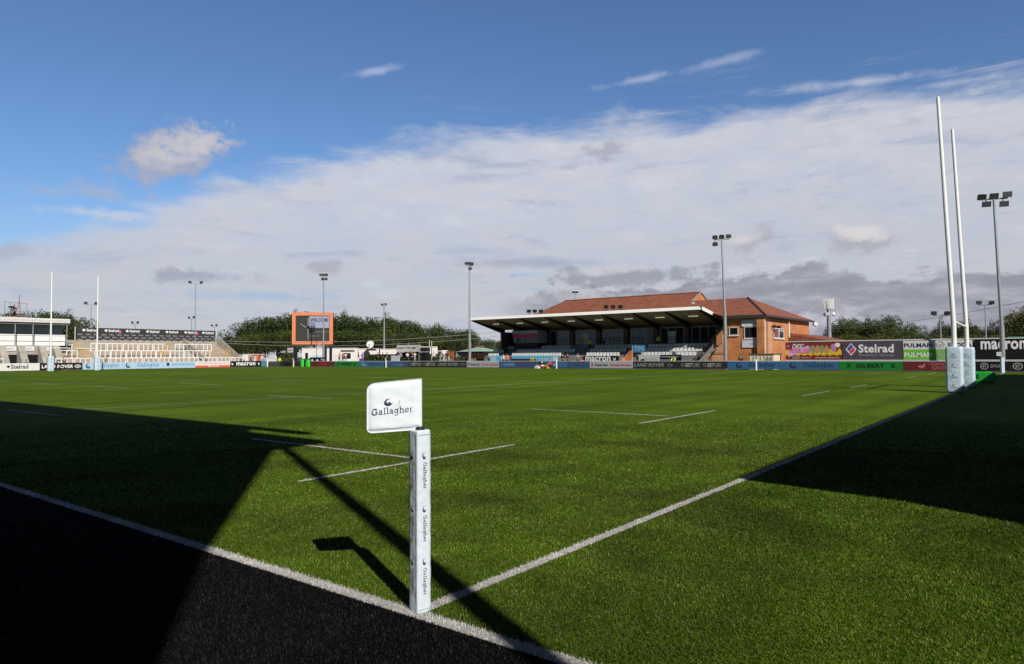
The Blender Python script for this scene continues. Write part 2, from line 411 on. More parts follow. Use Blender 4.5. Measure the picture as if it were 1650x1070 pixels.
def blade_mat(name, lo, hi, rough=.45, spec=.35, patch=False):
    m = bpy.data.materials.new(name); m.use_nodes = True; t = m.node_tree; b = t.nodes['Principled BSDF']
    at = t.nodes.new('ShaderNodeAttribute'); at.attribute_name = 'tint'
    g = t.nodes.new('ShaderNodeNewGeometry')
    n_ = t.nodes.new('ShaderNodeTexNoise'); n_.inputs['Scale'].default_value = .9; n_.inputs['Detail'].default_value = 6; n_.inputs['Roughness'].default_value = .65
    t.links.new(g.outputs['Position'], n_.inputs['Vector'])
    r_ = t.nodes.new('ShaderNodeMapRange'); r_.inputs[1].default_value = .32; r_.inputs[2].default_value = .68; r_.inputs[3].default_value = .55; r_.inputs[4].default_value = 1.25
    t.links.new(n_.outputs[0], r_.inputs[0])
    mx = t.nodes.new('ShaderNodeMix'); mx.data_type = 'RGBA'; mx.inputs[6].default_value = (*lo, 1); mx.inputs[7].default_value = (*hi, 1)
    t.links.new(at.outputs['Fac'], mx.inputs[0])
    v = t.nodes.new('ShaderNodeVectorMath'); v.operation = 'SCALE'; t.links.new(mx.outputs[2], v.inputs[0])
    t.links.new(r_.outputs[0], v.inputs['Scale'])
    t.links.new(v.outputs[0], b.inputs['Base Color'])
    if patch:                                        # worn, brownish and lush patches
        rp = t.nodes.new('ShaderNodeValToRGB'); e_ = rp.color_ramp.elements
        e_[0].position = 0; e_[0].color = (*lo, 1); e_[1].position = .86; e_[1].color = (*hi, 1)
        q_ = e_.new(.93); q_.color = (.24, .27, .07, 1); q_ = e_.new(1.0); q_.color = (.34, .34, .15, 1)
        t.links.new(at.outputs['Fac'], rp.inputs[0]); t.links.new(rp.outputs[0], v.inputs[0])
        n2_ = t.nodes.new('ShaderNodeTexNoise'); n2_.inputs['Scale'].default_value = .38; n2_.inputs['Detail'].default_value = 7; n2_.inputs['Roughness'].default_value = .62
        t.links.new(g.outputs['Position'], n2_.inputs['Vector'])
        r2_ = t.nodes.new('ShaderNodeMapRange'); r2_.inputs[1].default_value = .44; r2_.inputs[2].default_value = .62; r2_.inputs[4].default_value = .85
        t.links.new(n2_.outputs[0], r2_.inputs[0])
        m2 = t.nodes.new('ShaderNodeMix'); m2.data_type = 'RGBA'; m2.blend_type = 'MULTIPLY'; m2.inputs[7].default_value = (.60, .47, .80, 1)
        t.links.new(r2_.outputs[0], m2.inputs[0]); t.links.new(v.outputs[0], m2.inputs[6]); t.links.new(m2.outputs[2], b.inputs['Base Color'])
        r_.inputs[3].default_value = .48; r_.inputs[4].default_value = 1.35
    b.inputs['Roughness'].default_value = rough; b.inputs['Specular IOR Level'].default_value = spec
    return m
GBLADE = blade_mat('green_blade', (.017, .051, .003), (.152, .228, .016), .5, .12, True)
WBLADE = blade_mat('white_blade', (.36, .35, .345), (.72, .70, .69), .5, .3)
KBLADE = blade_mat('black_blade', (.002, .002, .002), (.020, .0195, .019), .5, .12)

# ------------------------------------------------------------------ ground, pitch, lines
def sheet(name, x0, x1, y0, y1, z, m, sub=1):
    b = MB()
    b.poly([(x0, y0, z), (x1, y0, z), (x1, y1, z), (x0, y1, z)])
    return struct(b.build(name, m))
sheet('ground', -4000, 4000, -4000, 4000, -.03, mat('rough_ground', (.06, .065, .035), .95, var=.4, vs=.05))
sheet('asphalt', -40, 140, -60, 190, -.012, mat('asphalt', (.055, .054, .052), .9, var=.25, vs=.8))
sheet('pitch', 0, 73.6, -12, 108.6, 0, TURF)
sheet('black_surround', -6.5, 0, -14, 108.6, 0, BTURF)
def line(name, x0, x1, y0, y1):
    sheet(name, x0, x1, y0, y1, .004, LINE)
sheet('touch_line', -.11, -.002, -11, 108, .004, LINE)
line('touch_line', 69.9, 70.01, -10, 108)
line('goal_line', 0, 69.9, -.05, .05); line('goal_line', 0, 69.9, 99.95, 100.05)
line('twenty_two_line', 0, 69.9, 21.95, 22.05); line('twenty_two_line', 0, 69.9, 77.95, 78.05); line('halfway_line', 0, 69.9, 49.95, 50.05)
for yy in (4.78, 95.2):
    for a, b_ in ((2.45, 7.25), (12.35, 17.25), (26.5, 31), (35, 39.2), (52.6, 57.6), (62.6, 67.6)):
        line('dash_mark', a, b_, yy-.045, yy+.045)
for xx in (4.9, 14.7, 55, 65):
    line('dash_mark', xx-.045, xx+.045, 5.1, 9.8)
    for yy in (22, 40, 50, 60, 78):
        line('dash_mark', xx-.045, xx+.045, yy-2.2, yy-.06); line('dash_mark', xx-.045, xx+.045, yy+.06, yy+2.3)
for xx in (20, 27, 35, 43, 50):
    line('dash_mark', xx-.045, xx+.045, 37.5, 42.5)

# artificial grass fibres near the camera
def fibres():
    rng = np.random.default_rng(3)
    P = []; Wd = []; H = []
    for r0, r1, dens, wd, hh in ((1.2, 3.4, 16000, .0030, .022), (3.4, 6.0, 14500, .0034, .022), (6.0, 9.0, 7500, .0048, .021), (9.0, 14.0, 3000, .0075, .020), (14, 22, 900, .012, .020)):
        n_ = int(dens*.5*(r1*r1-r0*r0)*R_(78))
        rr = np.sqrt(rng.uniform(r0*r0, r1*r1, n_)); a = YAW+rng.uniform(-R_(39), R_(39), n_)
        keep = rng.uniform(0, 1, n_) < np.clip((22-rr)/7, 0, 1)
        rr, a = rr[keep], a[keep]; n_ = len(rr)
        P.append(np.stack([CAM.x+rr*np.cos(a), CAM.y+rr*np.sin(a)], 1)); Wd.append(np.full(n_, wd)*rng.uniform(.7, 1.3, n_)); H.append(hh*rng.uniform(.45, 1.1, n_))
    P = np.concatenate(P); Wd = np.concatenate(Wd); H = np.concatenate(H)
    # tufts: pull fibres towards a jittered lattice
    cell = .02; q = np.round(P/cell); hsh = np.sin(q[:, 0]*127.1+q[:, 1]*311.7)*43758.5453; h1 = hsh-np.floor(hsh)
    hsh2 = np.sin(q[:, 0]*269.5+q[:, 1]*183.3)*43758.5453; h2 = hsh2-np.floor(hsh2)
    cen = (q+np.stack([h1-.5, h2-.5], 1)*.9)*cell; P = P*.6+cen*.4
    n_ = len(P)
    x, y = P[:, 0], P[:, 1]
    white = ((x > -.115) & (x < .005)) | ((np.abs(y) < .055) & (x > 0))
    for a, b_ in ((2.45, 7.25), (12.35, 17.25)): white |= (np.abs(y-4.78) < .05) & (x > a) & (x < b_)
    for xx in (4.9, 14.7): white |= (np.abs(x-xx) < .05) & (y > 5.1) & (y < 9.8)
    kind = np.where(white, 1, np.where(x < -.1, 2, 0))
    black = kind == 2
    lean_a = rng.uniform(0, 2*np.pi, n_); lean = rng.uniform(.15, 1.0, n_)*H
    # overall nap: fibres lie over a little in brushed directions
    nap = .25*np.sin(y*.9+np.sin(x*.7))
    fa = rng.uniform(0, 2*np.pi, n_)
    wv = np.stack([np.cos(fa), np.sin(fa), np.zeros(n_)], 1)*(Wd/2)[:, None]
    b0 = np.stack([x, y, np.full(n_, -.001)], 1)
    off = np.stack([np.cos(lean_a)*lean+nap*H*.5, np.sin(lean_a)*lean+.1*H, np.zeros(n_)], 1)
    mid = b0+off*.35+np.array([0, 0, 1])*(H*.62)[:, None]; tip = b0+off+np.array([0, 0, 1])*H[:, None]*.95
    V = np.stack([b0-wv, b0+wv, mid+wv*.85, mid-wv*.85, tip+wv*.3, tip-wv*.3], 1).reshape(-1, 3)
    base = np.arange(n_)*6
    F = np.stack([base, base+1, base+2, base+3, base+3, base+2, base+4, base+5], 1).reshape(-1)
    me = bpy.data.meshes.new('artificial_grass')
    me.vertices.add(len(V)); me.vertices.foreach_set('co', V.astype(np.float32).ravel())
    me.loops.add(len(F)); me.loops.foreach_set('vertex_index', F.astype(np.int32))
    me.polygons.add(n_*2); me.polygons.foreach_set('loop_start', (np.arange(n_*2)*4).astype(np.int32))
    me.polygons.foreach_set('loop_total', np.full(n_*2, 4, np.int32))
    me.polygons.foreach_set('material_index', np.repeat(kind, 2).astype(np.int32))
    tint = rng.uniform(0, 1, n_)**1.7; tint = np.where(black, tint**2.2, tint)
    spark = rng.uniform(0, 1, n_); tint = np.where(black & (spark > .985), 6.0, tint)
    at = me.attributes.new('tint', 'FLOAT', 'POINT'); at.data.foreach_set('value', np.repeat(tint, 6).astype(np.float32))
    for m in (GBLADE, WBLADE, KBLADE): me.materials.append(m)
    me.update(); me.validate()
    o = bpy.data.objects.new('artificial_grass', me); COL.objects.link(o)
    tag(o, 'short artificial grass fibres covering the near turf, black beyond the touchline', 'grass', kind='stuff')
fibres()

# ------------------------------------------------------------------ corner post
PAD = mat('padded_vinyl', (.60, .69, .77), .42, var=.07, vs=14, bump=.25, bs=24, spec=.35)
PADW = mat('flag_vinyl', (.69, .76, .84), .42, var=.03, vs=14, bump=.2, bs=18, spec=.35)
INK = mat('navy_ink', (.025, .035, .075), .6, spec=.2)
INKG = mat('grey_ink', (.30, .33, .38), .6, spec=.2)
def grid_box(w0, w1, h0, h1, z0, z1, nz=60, amp=.002, seed=0, bulge=0.):
    """soft padded box with slightly creased sides"""
    b = MB(); rnd = random.Random(seed); n_ = 6
    ring = []
    sides = [((w0, h0), (w1, h0)), ((w1, h0), (w1, h1)), ((w1, h1), (w0, h1)), ((w0, h1), (w0, h0))]
    loop = []
    for a, c_ in sides:
        for i in range(n_): loop.append((a[0]+(c_[0]-a[0])*i/n_, a[1]+(c_[1]-a[1])*i/n_, i))
    m_ = len(loop); cx, cy = (w0+w1)/2, (h0+h1)/2
    ph = [rnd.uniform(0, 6.28) for _ in range(8)]
    for k in range(nz+1):
        z = z0+(z1-z0)*k/nz
        for j, (x, y, i) in enumerate(loop):
            r_ = 1.0
            if i == 0: r_ = .975
            elif i in (1, n_-1): r_ = 1.0
            d = amp*(math.sin(z*31+ph[0]+j*.9)+.7*math.sin(z*57+ph[1]-j*1.7)+.6*math.sin(z*93+ph[2]+j*2.3))+bulge*math.sin(math.pi*i/n_)
            e_ = min(k, nz-k); s_ = r_*(1 if e_ > 1 else (.985 if e_ == 1 else .95))
            L = math.hypot(x-cx, y-cy)
            b.v.append((cx+(x-cx)*s_*(1+d/L), cy+(y-cy)*s_*(1+d/L), z))
    for k in range(nz):
        for j in range(m_):
            j2 = (j+1) % m_; b.f.append((k*m_+j, k*m_+j2, (k+1)*m_+j2, (k+1)*m_+j)); b.m.append(0)
    b.f.append(tuple(range(m_-1, -1, -1))); b.m.append(0); b.f.append(tuple(nz*m_+j for j in range(m_))); b.m.append(0)
    return b
def rotmb(b, a, o):
    ca, sa = math.cos(a), math.sin(a); b.v = [(o[0]+x*ca-y*sa, o[1]+x*sa+y*ca, o[2]+z) for x, y, z in b.v]; return b
cp = thing('corner_post', (0.0, 0.0, 0), 'near pale blue padded corner post with a square white flag on top', 'corner flag')
PA = R_(78)                                       # outward normal of the wide face is PA+180
HW = .052
b = rotmb(grid_box(-HW, HW, -HW, HW, 0, 1.2, 90, .0009, 2, .0015), PA, (0, 0, 0)); b.build('post_pad', PAD, cp, smooth=True)
b = MB(); b.tube((0, 0, 1.1), (0, 0, 1.53), .011, n=12); b.build('pole', WHITE, cp, smooth=True)
b = MB(); b.tube((0, 0, 1.185), (0, 0, 1.222), .035, .03, n=16); b.build('collar', DARKM, cp, smooth=True)
nA = Vector((math.cos(PA+math.pi), math.sin(PA+math.pi), 0)); nB = Vector((math.cos(PA+math.pi/2), math.sin(PA+math.pi/2), 0))
for nv in (nA, nB):
    Rv = Vector((0, 0, -1)); Uv = nv.cross(Rv)            # the words run down the post
    for zt in (1.0545, .706, .362):
        O = nv*(HW+.001)+Vector((0, 0, zt))-Uv*.019
        mark(cp, O, Rv, Uv, .30, .038, [('slab', None, .22, .80, .06, .98, INK, 'lettering')], .0034)
        # the round mark stands upright above the word
        U2 = Vector((0, 0, 1)); R2 = U2.cross(nv)
        O2 = nv*(HW+.001)+Vector((0, 0, zt-.045))-R2*.016
        mark(cp, O2, R2, U2, .032, .042, [('pp', CRES, 0, 1, 0, 1, INK, 'emblem')], .0034)
SEAM = mat('seam_thread', (.22, .26, .31), .7)
b = MB(); tA = nA.cross(Vector((0, 0, 1))); o_ = nB*(HW+.0032)+nA*(HW*.80)
b.bar(o_+Vector((0, 0, .01)), o_+Vector((0, 0, 1.19)), .0035, .0012, up=tuple(nB)); b.build('seam', SEAM, cp)
for zz in (.03, 1.17):
    b = MB(); o_ = nA*(HW+.003)+Vector((0, 0, zz)); b.bar(o_-tA*HW*.85, o_+tA*HW*.85, .002, .0025); b.build('hem', SEAM, cp)
# flag
fd = Vector((-.745, .667, 0)).normalized(); fn = Vector((-.667, -.745, 0))
fl = MB(); nU, nV = 22, 20; TH = .017
def flag_pt(u, v, side):
    # u: 0 at the pole .. 1 at the free edge, v: 0 bottom .. 1 top
    x = -.014+.362*u; z = 1.202+.342*v
    z += -.020*u*(1-v)-.034*u*v*.95
    r = .045
    if u > .86:
        k = (u-.86)/.14
        if v > .86:
            kk = (v-.86)/.14; x += .362*.14*(k*math.sqrt(1-kk*kk/2)-k); z += .352*.14*(kk*math.sqrt(1-k*k/2)-kk)
        if v < .10:
            kk = (.10-v)/.10; x += .362*.10*(k*math.sqrt(1-kk*kk/2)-k); z -= .352*.10*(kk*math.sqrt(1-k*k/2)-kk)
    e_ = min(u, 1-u, v, 1-v)
    t_ = TH*min(1, (e_*9)**.5 if e_ > 0 else 0)*(1+.10*math.sin(9*u+3*v)+.05*math.sin(23*v-11*u))+.001
    wob = .004*math.sin(4*u+2*v)+.0035*math.exp(-((v-.10-.02*math.sin(9*u))/.03)**2)*side
    p = fd*x+fn*(side*t_+wob); return (p.x, p.y, z)
for side in (1, -1):
    n0 = len(fl.v)
    for j in range(nV+1):
        for i in range(nU+1): fl.v.append(flag_pt(i/nU, j/nV, side))
    for j in range(nV):
        for i in range(nU):
            q = (n0+j*(nU+1)+i, n0+j*(nU+1)+i+1, n0+(j+1)*(nU+1)+i+1, n0+(j+1)*(nU+1)+i)
            fl.f.append(q if side < 0 else q[::-1]); fl.m.append(0)
def edge_idx():
    L = [i for i in range(nU+1)]+[j*(nU+1)+nU for j in range(1, nV+1)]+[nV*(nU+1)+i for i in range(nU-1, -1, -1)]+[j*(nU+1) for j in range(nV-1, 0, -1)]
    return L
EI = edge_idx(); NN = (nU+1)*(nV+1)
for a, c_ in zip(EI, EI[1:]+EI[:1]): fl.f.append((a, NN+a, NN+c_, c_)); fl.m.append(0)
flag = fl.build('flag', PADW, cp, smooth=True)
Rf = -fd.copy(); Rf = (Rf*math.cos(.075)+Vector((0, 0, 1))*math.sin(.075)); Uf = Vector((0, 0, 1))
Of = fd*.315+fn*(TH*1.16+.002)+Vector((0, 0, 1.290))
mark(flag, Of, Rf, Uf, .27, .113, [('slab', None, 0, 1, 0, .50, INK, 'lettering'), ('pp', CRES, .30, .53, .60, 1.0, INK, 'emblem'),
     ('pp', [q for q in stroke(arc(.5, .5, .62, .46, -60, 30, 10), .07)], .50, .66, .60, .95, INKG, 'emblem_shadow')], .0)

for v_, u0_, u1_ in ((.075, .05, .97),):
    pts = []
    b = MB()
    for i in range(40):
        q = [Vector(flag_pt(u0_+(u1_-u0_)*(i+k)/40, v_+.006*math.sin((i+k)*.55)+.02*max(0, 1-(i+k)/14)**2, 1))+fn*.0012 for k in (0, 1)]
        b.bar(q[0], q[1], .0012, .0028)
    b.build('seam', mat('pale_seam', (.34, .38, .43), .7), flag)
# ------------------------------------------------------------------ goal posts
GP = mat('goal_paint', (.84, .84, .83), .35, var=.02, vs=3, spec=.45)
SHP = mat('goal_pad_vinyl', (.52, .65, .77), .5, var=.10, vs=5, bump=.9, bs=6, spec=.3)
def goal(name, loc, label, lean=(0, 0)):
    g = thing(name, loc, label, 'goal posts', None)
    X, Y = loc[0], loc[1]
    tops = []
    for k, x in enumerate((X, X+5.6)):
        if X+Y > 60: pass
        b = MB(); t_ = (x+lean[0]*12.4/5.6*0, Y+lean[1], 12.5); b.tube((x, Y, 0), (x, Y, 3.0), .105, .1, 16); b.tube((x, Y, 3.0), (x+lean[0], Y+lean[1], 12.95), .098, .07, 16)
        b.build('upright', GP, g, smooth=True)
    b = MB(); b.tube((X, Y, 3.06), (X+5.6, Y, 3.0), .055, n=12); b.build('crossbar', GP, g, smooth=True)
    for k, x in enumerate((X, X+5.6)):
        b = rotmb(grid_box(-.33, .33, -.31, .31, .02, 1.98, 26, .006, 5+k, .012), 0, (x, Y, 0)); pd = b.build('post_pad', SHP, g, smooth=True)
        Rv = Vector((0, -1, 0)); Uv = Vector((0, 0, 1))
        its = []
        for v0 in (.10, .32, .54, .76): its += [('pp', CRES, .42, .56, v0+.055, v0+.09, INK, 'emblem'), ('slab', None, .28, .72, v0, v0+.035, INK, 'lettering')]
        mark(pd, Vector((x-.33-.02, Y+.31, .02)), Rv, Uv, .62, 1.96, its, .006)
        Rv = Vector((1, 0, 0))
        mark(pd, Vector((x-.33, Y-.31-.02, .02)), Rv, Uv, .66, 1.96, its, .006)
        for z in (.45, 1.0, 1.6):
            b = MB(); b.box(x+.335, x+.35, Y-.29, Y+.29, z, z+.05); b.build('strap', PAD, pd)
    return g
goal('goal_posts', (32.2, 0, 0), 'near white rugby goal posts with pale blue padding at the right', (0.0, .36))
goal('goal_posts', (32.2, 100, 0), 'far white rugby goal posts in front of the concrete terrace at left')

# ------------------------------------------------------------------ the two stands behind and beside the camera (seen by their shade)
SHEET = mat('roof_sheet', (.20, .21, .22), .6, var=.1)
BRK = mat('wall_cladding', (.06, .065, .07), .8, var=.1)
st = thing('covered_stand', (-10, -6.7, 0), 'tall dark covered stand along the near touchline whose roof shades the black surround', 'stand')
b = MB(); b.hexa([(-20, -6.7, 10.6), (-1.95, -6.7, 11.75), (-1.95, 92, 11.75), (-20, 92, 10.6), (-20, -6.7, 10.9), (-1.95, -6.7, 12.1), (-1.95, 92, 12.1), (-20, 92, 10.9)]); b.build('roof', SHEET, st)
b = MB(); b.box(-2.25, -1.97, -4.2, 92, 12.1, 13.0); b.box(-2.15, -2.02, -6.7, -4.2, 12.95, 13.25); b.box(-2.2, -1.9, -6.7, 92, 13.02, 13.28); b.build('fascia', SHEET, st)
b = MB(); b.prism([(-20, -6.7, 0), (-6.45, -6.7, 0), (-4.75, -6.7, 7.2), (-3.15, -6.7, 11.68), (-20, -6.7, 10.6)], (0, .2, 0)); b.build('end_wall', BRK, st)
b = MB(); b.box(-20.3, -20.02, -6.7, 92, 0, 10.9); b.build('back_wall', BRK, st)
b = MB()
for i in range(14): b.box(-8-i*.8, -8.8-i*.8 if i < 13 else -20, -6.3, 91, 0, 1.0+i*.42)
b.build('terrace', CONC, st)
b = MB(); b.box(-7.4, -7.25, -6.3, 91, 0, 1.05); b.build('front_wall', BRK, st)
for y in (-6.55,):
    b = MB(); b.tube((-2.86, y, 0), (-2.86, y, 11.8), .105, n=14); b.build('column', DARKM, st)
for y in range(6, 92, 12):
    b = MB(); b.tube((-7.9, y, 0), (-7.9, y, 11.4), .14, n=10); b.build('column', DARKM, st)
st = thing('end_stand', (32, -8, 0), 'low covered stand behind the near goal line whose roof shades the in-goal area', 'stand')
RZ = .34
def rz_(y): return 5.95+(y+7.3)*RZ
b = MB(); y0, y1 = -7.3, -14.5
b.hexa([(2.45, y1, rz_(y1)-.18), (61, y1, rz_(y1)-.18), (61, y0, rz_(y0)-.18), (2.45, y0, rz_(y0)-.18), (2.45, y1, rz_(y1)), (61, y1, rz_(y1)), (61, y0, rz_(y0)), (2.45, y0, rz_(y0))]); b.build('roof', SHEET, st)
b = MB(); b.box(2.6, 61, -14.8, -14.52, 0, 3.3); b.build('back_wall', BRK, st)
b = MB()
for x in (2.55, 60.8):
    b = MB(); b.prism([(x, -14.5, 0), (x, -8.4, 0), (x, -8.4, rz_(-8.4)-.22), (x, -14.5, rz_(-14.5)-.22)], (.12, 0, 0)); b.build('end_wall', BRK, st)
b = MB()
for i in range(6): b.box(2.8, 60.6, -9.2-i*.85, -10.05-i*.85 if i < 5 else -14.4, 0, .5+i*.35)
b.build('terrace', CONC, st)
for x in range(8, 60, 9):
    b = MB(); b.tube((x, -8.9, 0), (x, -8.9, 5.2), .1, n=10); b.build('column', DARKM, st)

# ------------------------------------------------------------------ perimeter boards
C = lambda r, g, b: paint(r, g, b)
LED_DK = mat('dark_board', (.028, .027, .028), .5, var=.1); LED_BL = mat('blue_board', (.045, .13, .28), .5, var=.08)
LED_B2 = mat('deep_blue_board', (.04, .08, .17), .5, var=.08); LED_GR = mat('green_board', (.012, .20, .03), .5, var=.08)
LED_RD = mat('maroon_board', (.13, .02, .026), .5, var=.08); LED_GY = mat('pale_grey_board', (.36, .37, .42), .5, var=.05)
SKYB = mat('light_blue_board', (.40, .56, .74), .5, var=.04); WB = mat('white_board', (.72, .70, .70), .5, var=.05)
KB = mat('black_board', (.010, .010, .014), .5, var=.1)
PRW = mat('white_print', (.80, .80, .80), .6); PRG = mat('grey_print', (.36, .36, .37), .6); PRK = mat('black_print', (.012, .012, .014), .6)
PRR = mat('red_print', (.52, .03, .03), .6); PRY = mat('yellow_print', (.75, .50, .02), .6); PRP = mat('pink_print', (.62, .10, .34), .6)
def bx_line(px):                                   # the far touchline boards follow a very slight bend
    p = onx(px, 590, 73.0)
    if p.y > 40: p = onx(px, 590, 73.0-(p.y-40)/65*3.2)
    return Vector((p.x, p.y, 0))
def far_board(name, label, a, b_, base, items, group='advertising boards along the far touchline'):
    def rail(t, A, B, Rv, Uv, Nv):
        m = MB(); q = .012
        m.hexa([A+Rv*q-Nv*.12+Uv*.951, B-Rv*q-Nv*.12+Uv*.951, B-Rv*q-Nv*.16+Uv*.951, A+Rv*q-Nv*.16+Uv*.951, A+Rv*q-Nv*.12+Uv*1.0, B-Rv*q-Nv*.12+Uv*1.0, B-Rv*q-Nv*.16+Uv*1.0, A+Rv*q-Nv*.16+Uv*1.0]); m.build('top_rail', PVC, t)
    return board(name, label, 'advertising board', bx_line(a), bx_line(b_), .10, .95, base, items, group, extra=rail)
xm = [[(0, 0), (.28, 0), (1, 1), (.72, 1)], [(.72, 0), (1, 0), (.28, 1), (0, 1)]]
gal = [('g', None, .17, .33, .14, .86, INK, 'emblem'), ('slab', None, .42, .92, .12, .92, INK, 'lettering')]
def bet(a, b_): 
    w_ = b_-a
    return [('ring', None, a, a+.18*w_, .28, .74, PRG, 'emblem'), ('tb', 'BET', a+.24*w_, a+.62*w_, .26, .76, PRG, 'lettering', .15), ('t', 'UKI', a+.66*w_, b_, .26, .76, PRG, 'lettering', .15)]
def lr(a, b_): return [('t', 'LAND ROVER', a, b_, .26, .76, PRG, 'lettering', .2)]
far_board('advertising_board', 'maroon board right of the two bright green tackle shields', 500, 539, LED_RD, [('t', 'THE FAMOUS', .38, .72, .52, .76, PRR, 'lettering'), ('t', 'GROUSE', .42, .68, .2, .44, PRR, 'lettering')])
far_board('advertising_board', 'green board below the two people in front of the white cabin', 539, 578, LED_GR, [('pp', xm, .12, .2, .3, .7, PRK, 'emblem'), ('tb', 'GILBERT', .28, .72, .28, .72, PRK, 'lettering'), ('pp', xm, .8, .88, .3, .7, PRK, 'emblem')])
far_board('advertising_board', 'blue board below the person in purple and the satellite dish', 578, 625, LED_BL, [('g', None, .10, .3, .14, .86, INKG, 'emblem'), ('r', None, .35, .8, .3, .65, LED_B2, 'printed_band')])
far_board('advertising_board', 'blue board directly right of the white flagpost below the white screen', 625, 658, LED_B2, [('r', None, .25, .8, .15, .62, LED_BL, 'printed_band'), ('e', None, .58, .66, .16, .42, PRP, 'printed_dot')])
far_board('advertising_board', 'dark board behind the top right corner of the corner flag', 658, 704, LED_DK, bet(.04, .46)+bet(.54, .94))
far_board('advertising_board', 'dark lettered board between the near flag and the orange tent', 704, 752, LED_DK, lr(.04, .72)+[('ring', None, .80, .94, .3, .7, PRG, 'emblem')])
sqt = [('p', [(0, .3), (.5, 0), (1, .3), (1, .8), (.5, 1), (0, .8)], .04, .085, .25, .75, PRR, 'emblem')]
far_board('advertising_board', 'pale grey board in front of the orange tent', 752, 804, LED_GY, sqt+[('tb', 'Thomas Cook', .11, .42, .3, .66, PRK, 'lettering'), ('tb', 'Tool hire and more', .47, .97, .3, .66, PRR, 'lettering')])
far_board('advertising_board', 'blue grey board left of the bottle crates and flagpost', 804, 862, LED_B2, [('r', None, .03, .46, .12, .85, LED_BL, 'printed_band'), ('t', 'GALLAGHER', .14, .42, .35, .62, PRG, 'lettering'), ('r', None, .48, .86, .62, .88, mat('plum', (.12, .045, .09), .6), 'printed_band')])
far_board('advertising_board', 'blue board right of the bottle crates below the stand', 862, 950, LED_B2, [('r', None, .30, .60, .10, .88, LED_BL, 'printed_band'), ('e', None, .345, .38, .35, .65, PRY, 'emblem'), ('t', 'BUSINESS PARK', .62, .93, .42, .64, LED_BL, 'lettering')])
far_board('advertising_board', 'pale grey board under the bold white lettered black banner', 950, 1020, LED_GY, sqt+[('tb', 'Thomas Cook', .12, .43, .3, .66, PRK, 'lettering'), ('tb', 'Footwear and more', .48, .96, .3, .66, PRR, 'lettering')])
far_board('advertising_board', 'long dark board with wide spaced lettering below the brick stair and hi-vis steward', 1020, 1088, LED_DK, lr(.03, .74)+[('ring', None, .82, .94, .32, .66, PRG, 'emblem')])
far_board('advertising_board', 'dark board with two betting marks left of the floodlight mast', 1088, 1172, LED_DK, bet(.12, .47)+bet(.55, .88))
far_board('advertising_board', 'blue board in front of the cream container', 1172, 1256, LED_BL, gal)
far_board('advertising_board', 'blue board below the colourful chocolate hoarding', 1256, 1352, LED_BL, gal)
far_board('advertising_board', 'bright green board below the dark grey hoarding with the diamond', 1352, 1455, LED_GR, [('pp', xm, .12, .2, .28, .72, PRK, 'emblem'), ('tb', 'GILBERT', .27, .72, .25, .75, PRK, 'lettering'), ('pp', xm, .81, .89, .28, .72, PRK, 'emblem')])
bird = [[(0, .45), (.3, .62), (.62, .55), (.8, .9), (1, .85), (.85, .7), (.8, .35), (.55, .12), (.3, .2), (.45, .32), (.12, .3)]]
far_board('advertising_board', 'dark red board left of the near goal posts', 1455, 1566, LED_RD, [('pp', bird, .22, .35, .12, .88, mat('rose_print', (.55, .16, .16), .6), 'emblem'), ('t', 'THE', .37, .41, .62, .84, MATS['rose_print'], 'lettering'), ('t', 'FAMOUS', .43, .76, .52, .88, MATS['rose_print'], 'lettering'), ('t', 'GROUSE', .43, .76, .10, .46, MATS['rose_print'], 'lettering')])
def bt(a, b_):
    w_ = b_-a
    return [('ring', None, a, a+.34*w_, .14, .88, PRG, 'emblem'), ('tb', 'BT', a+.1*w_, a+.25*w_, .36, .66, PRG, 'lettering'), ('t', 'SPORT', a+.42*w_, b_, .36, .66, PRG, 'lettering')]
far_board('advertising_board', 'black board right of the near goal posts behind the green bag', 1566, 1628, KB, bt(.22, .86))
far_board('advertising_board', 'black board at the right edge beyond the floodlight mast', 1628, 1700, KB, bt(.05, .75))

def end_board(label, a, b_, base, items, z1=1.05):
    A = ony(a, 590, 107.6); B = ony(b_, 590, 107.6)
    return board('advertising_board', label, 'advertising board', A, B, .06, z1, base, items, 'advertising boards at the far end')
dia = [[(.5, 0), (1, .5), (.5, 1), (0, .5)]]
end_board('white lettered board at the far left below the concrete stair walls', -45, 64, WB, [('pp', dia, .49, .55, .35, .75, PRK, 'emblem'), ('tb', 'Stelrad', .56, .82, .25, .85, mat('charcoal_print', (.07, .07, .075), .6), 'lettering')])
end_board('black board behind the left far goal post pad', 64, 133, KB, [('tb', 'LAND ROVER', .04, .77, .26, .74, PRW, 'lettering', .12), ('e', None, .80, .97, .22, .78, PRG, 'emblem')])
galL = lambda: [('g', None, .08, .22, .12, .88, INK, 'emblem'), ('slab', None, .36, .93, .12, .9, mat('blue_print', (.03, .12, .33), .6), 'lettering')]
end_board('light blue board behind the right far goal post pad', 133, 197, SKYB, galL())
end_board('light blue board right of the far goal posts', 197, 262, SKYB, galL())
end_board('light blue board with a dark square mark', 262, 315, SKYB, [('r', None, .12, .2, .35, .85, INK, 'emblem'), ('t', 'NEWCASTLE BUILDING', .28, .96, .42, .7, MATS['blue_print'], 'lettering')])
end_board('white board with a red lower half', 315, 371, WB, [('r', None, 0, 1, 0, .34, mat('salmon_print', (.66, .10, .06), .6), 'printed_band'), ('tb', 'RENT A VAN', .35, .66, .12, .3, PRW, 'lettering'), ('t', 'SITE SERVICES AND RENTALS', .08, .95, .6, .78, PRR, 'lettering')])
vm = [[(0, 1), (.3, .75), (.5, .55), (.7, .75), (1, 1), (.8, .4), (.5, 0), (.2, .4)]]
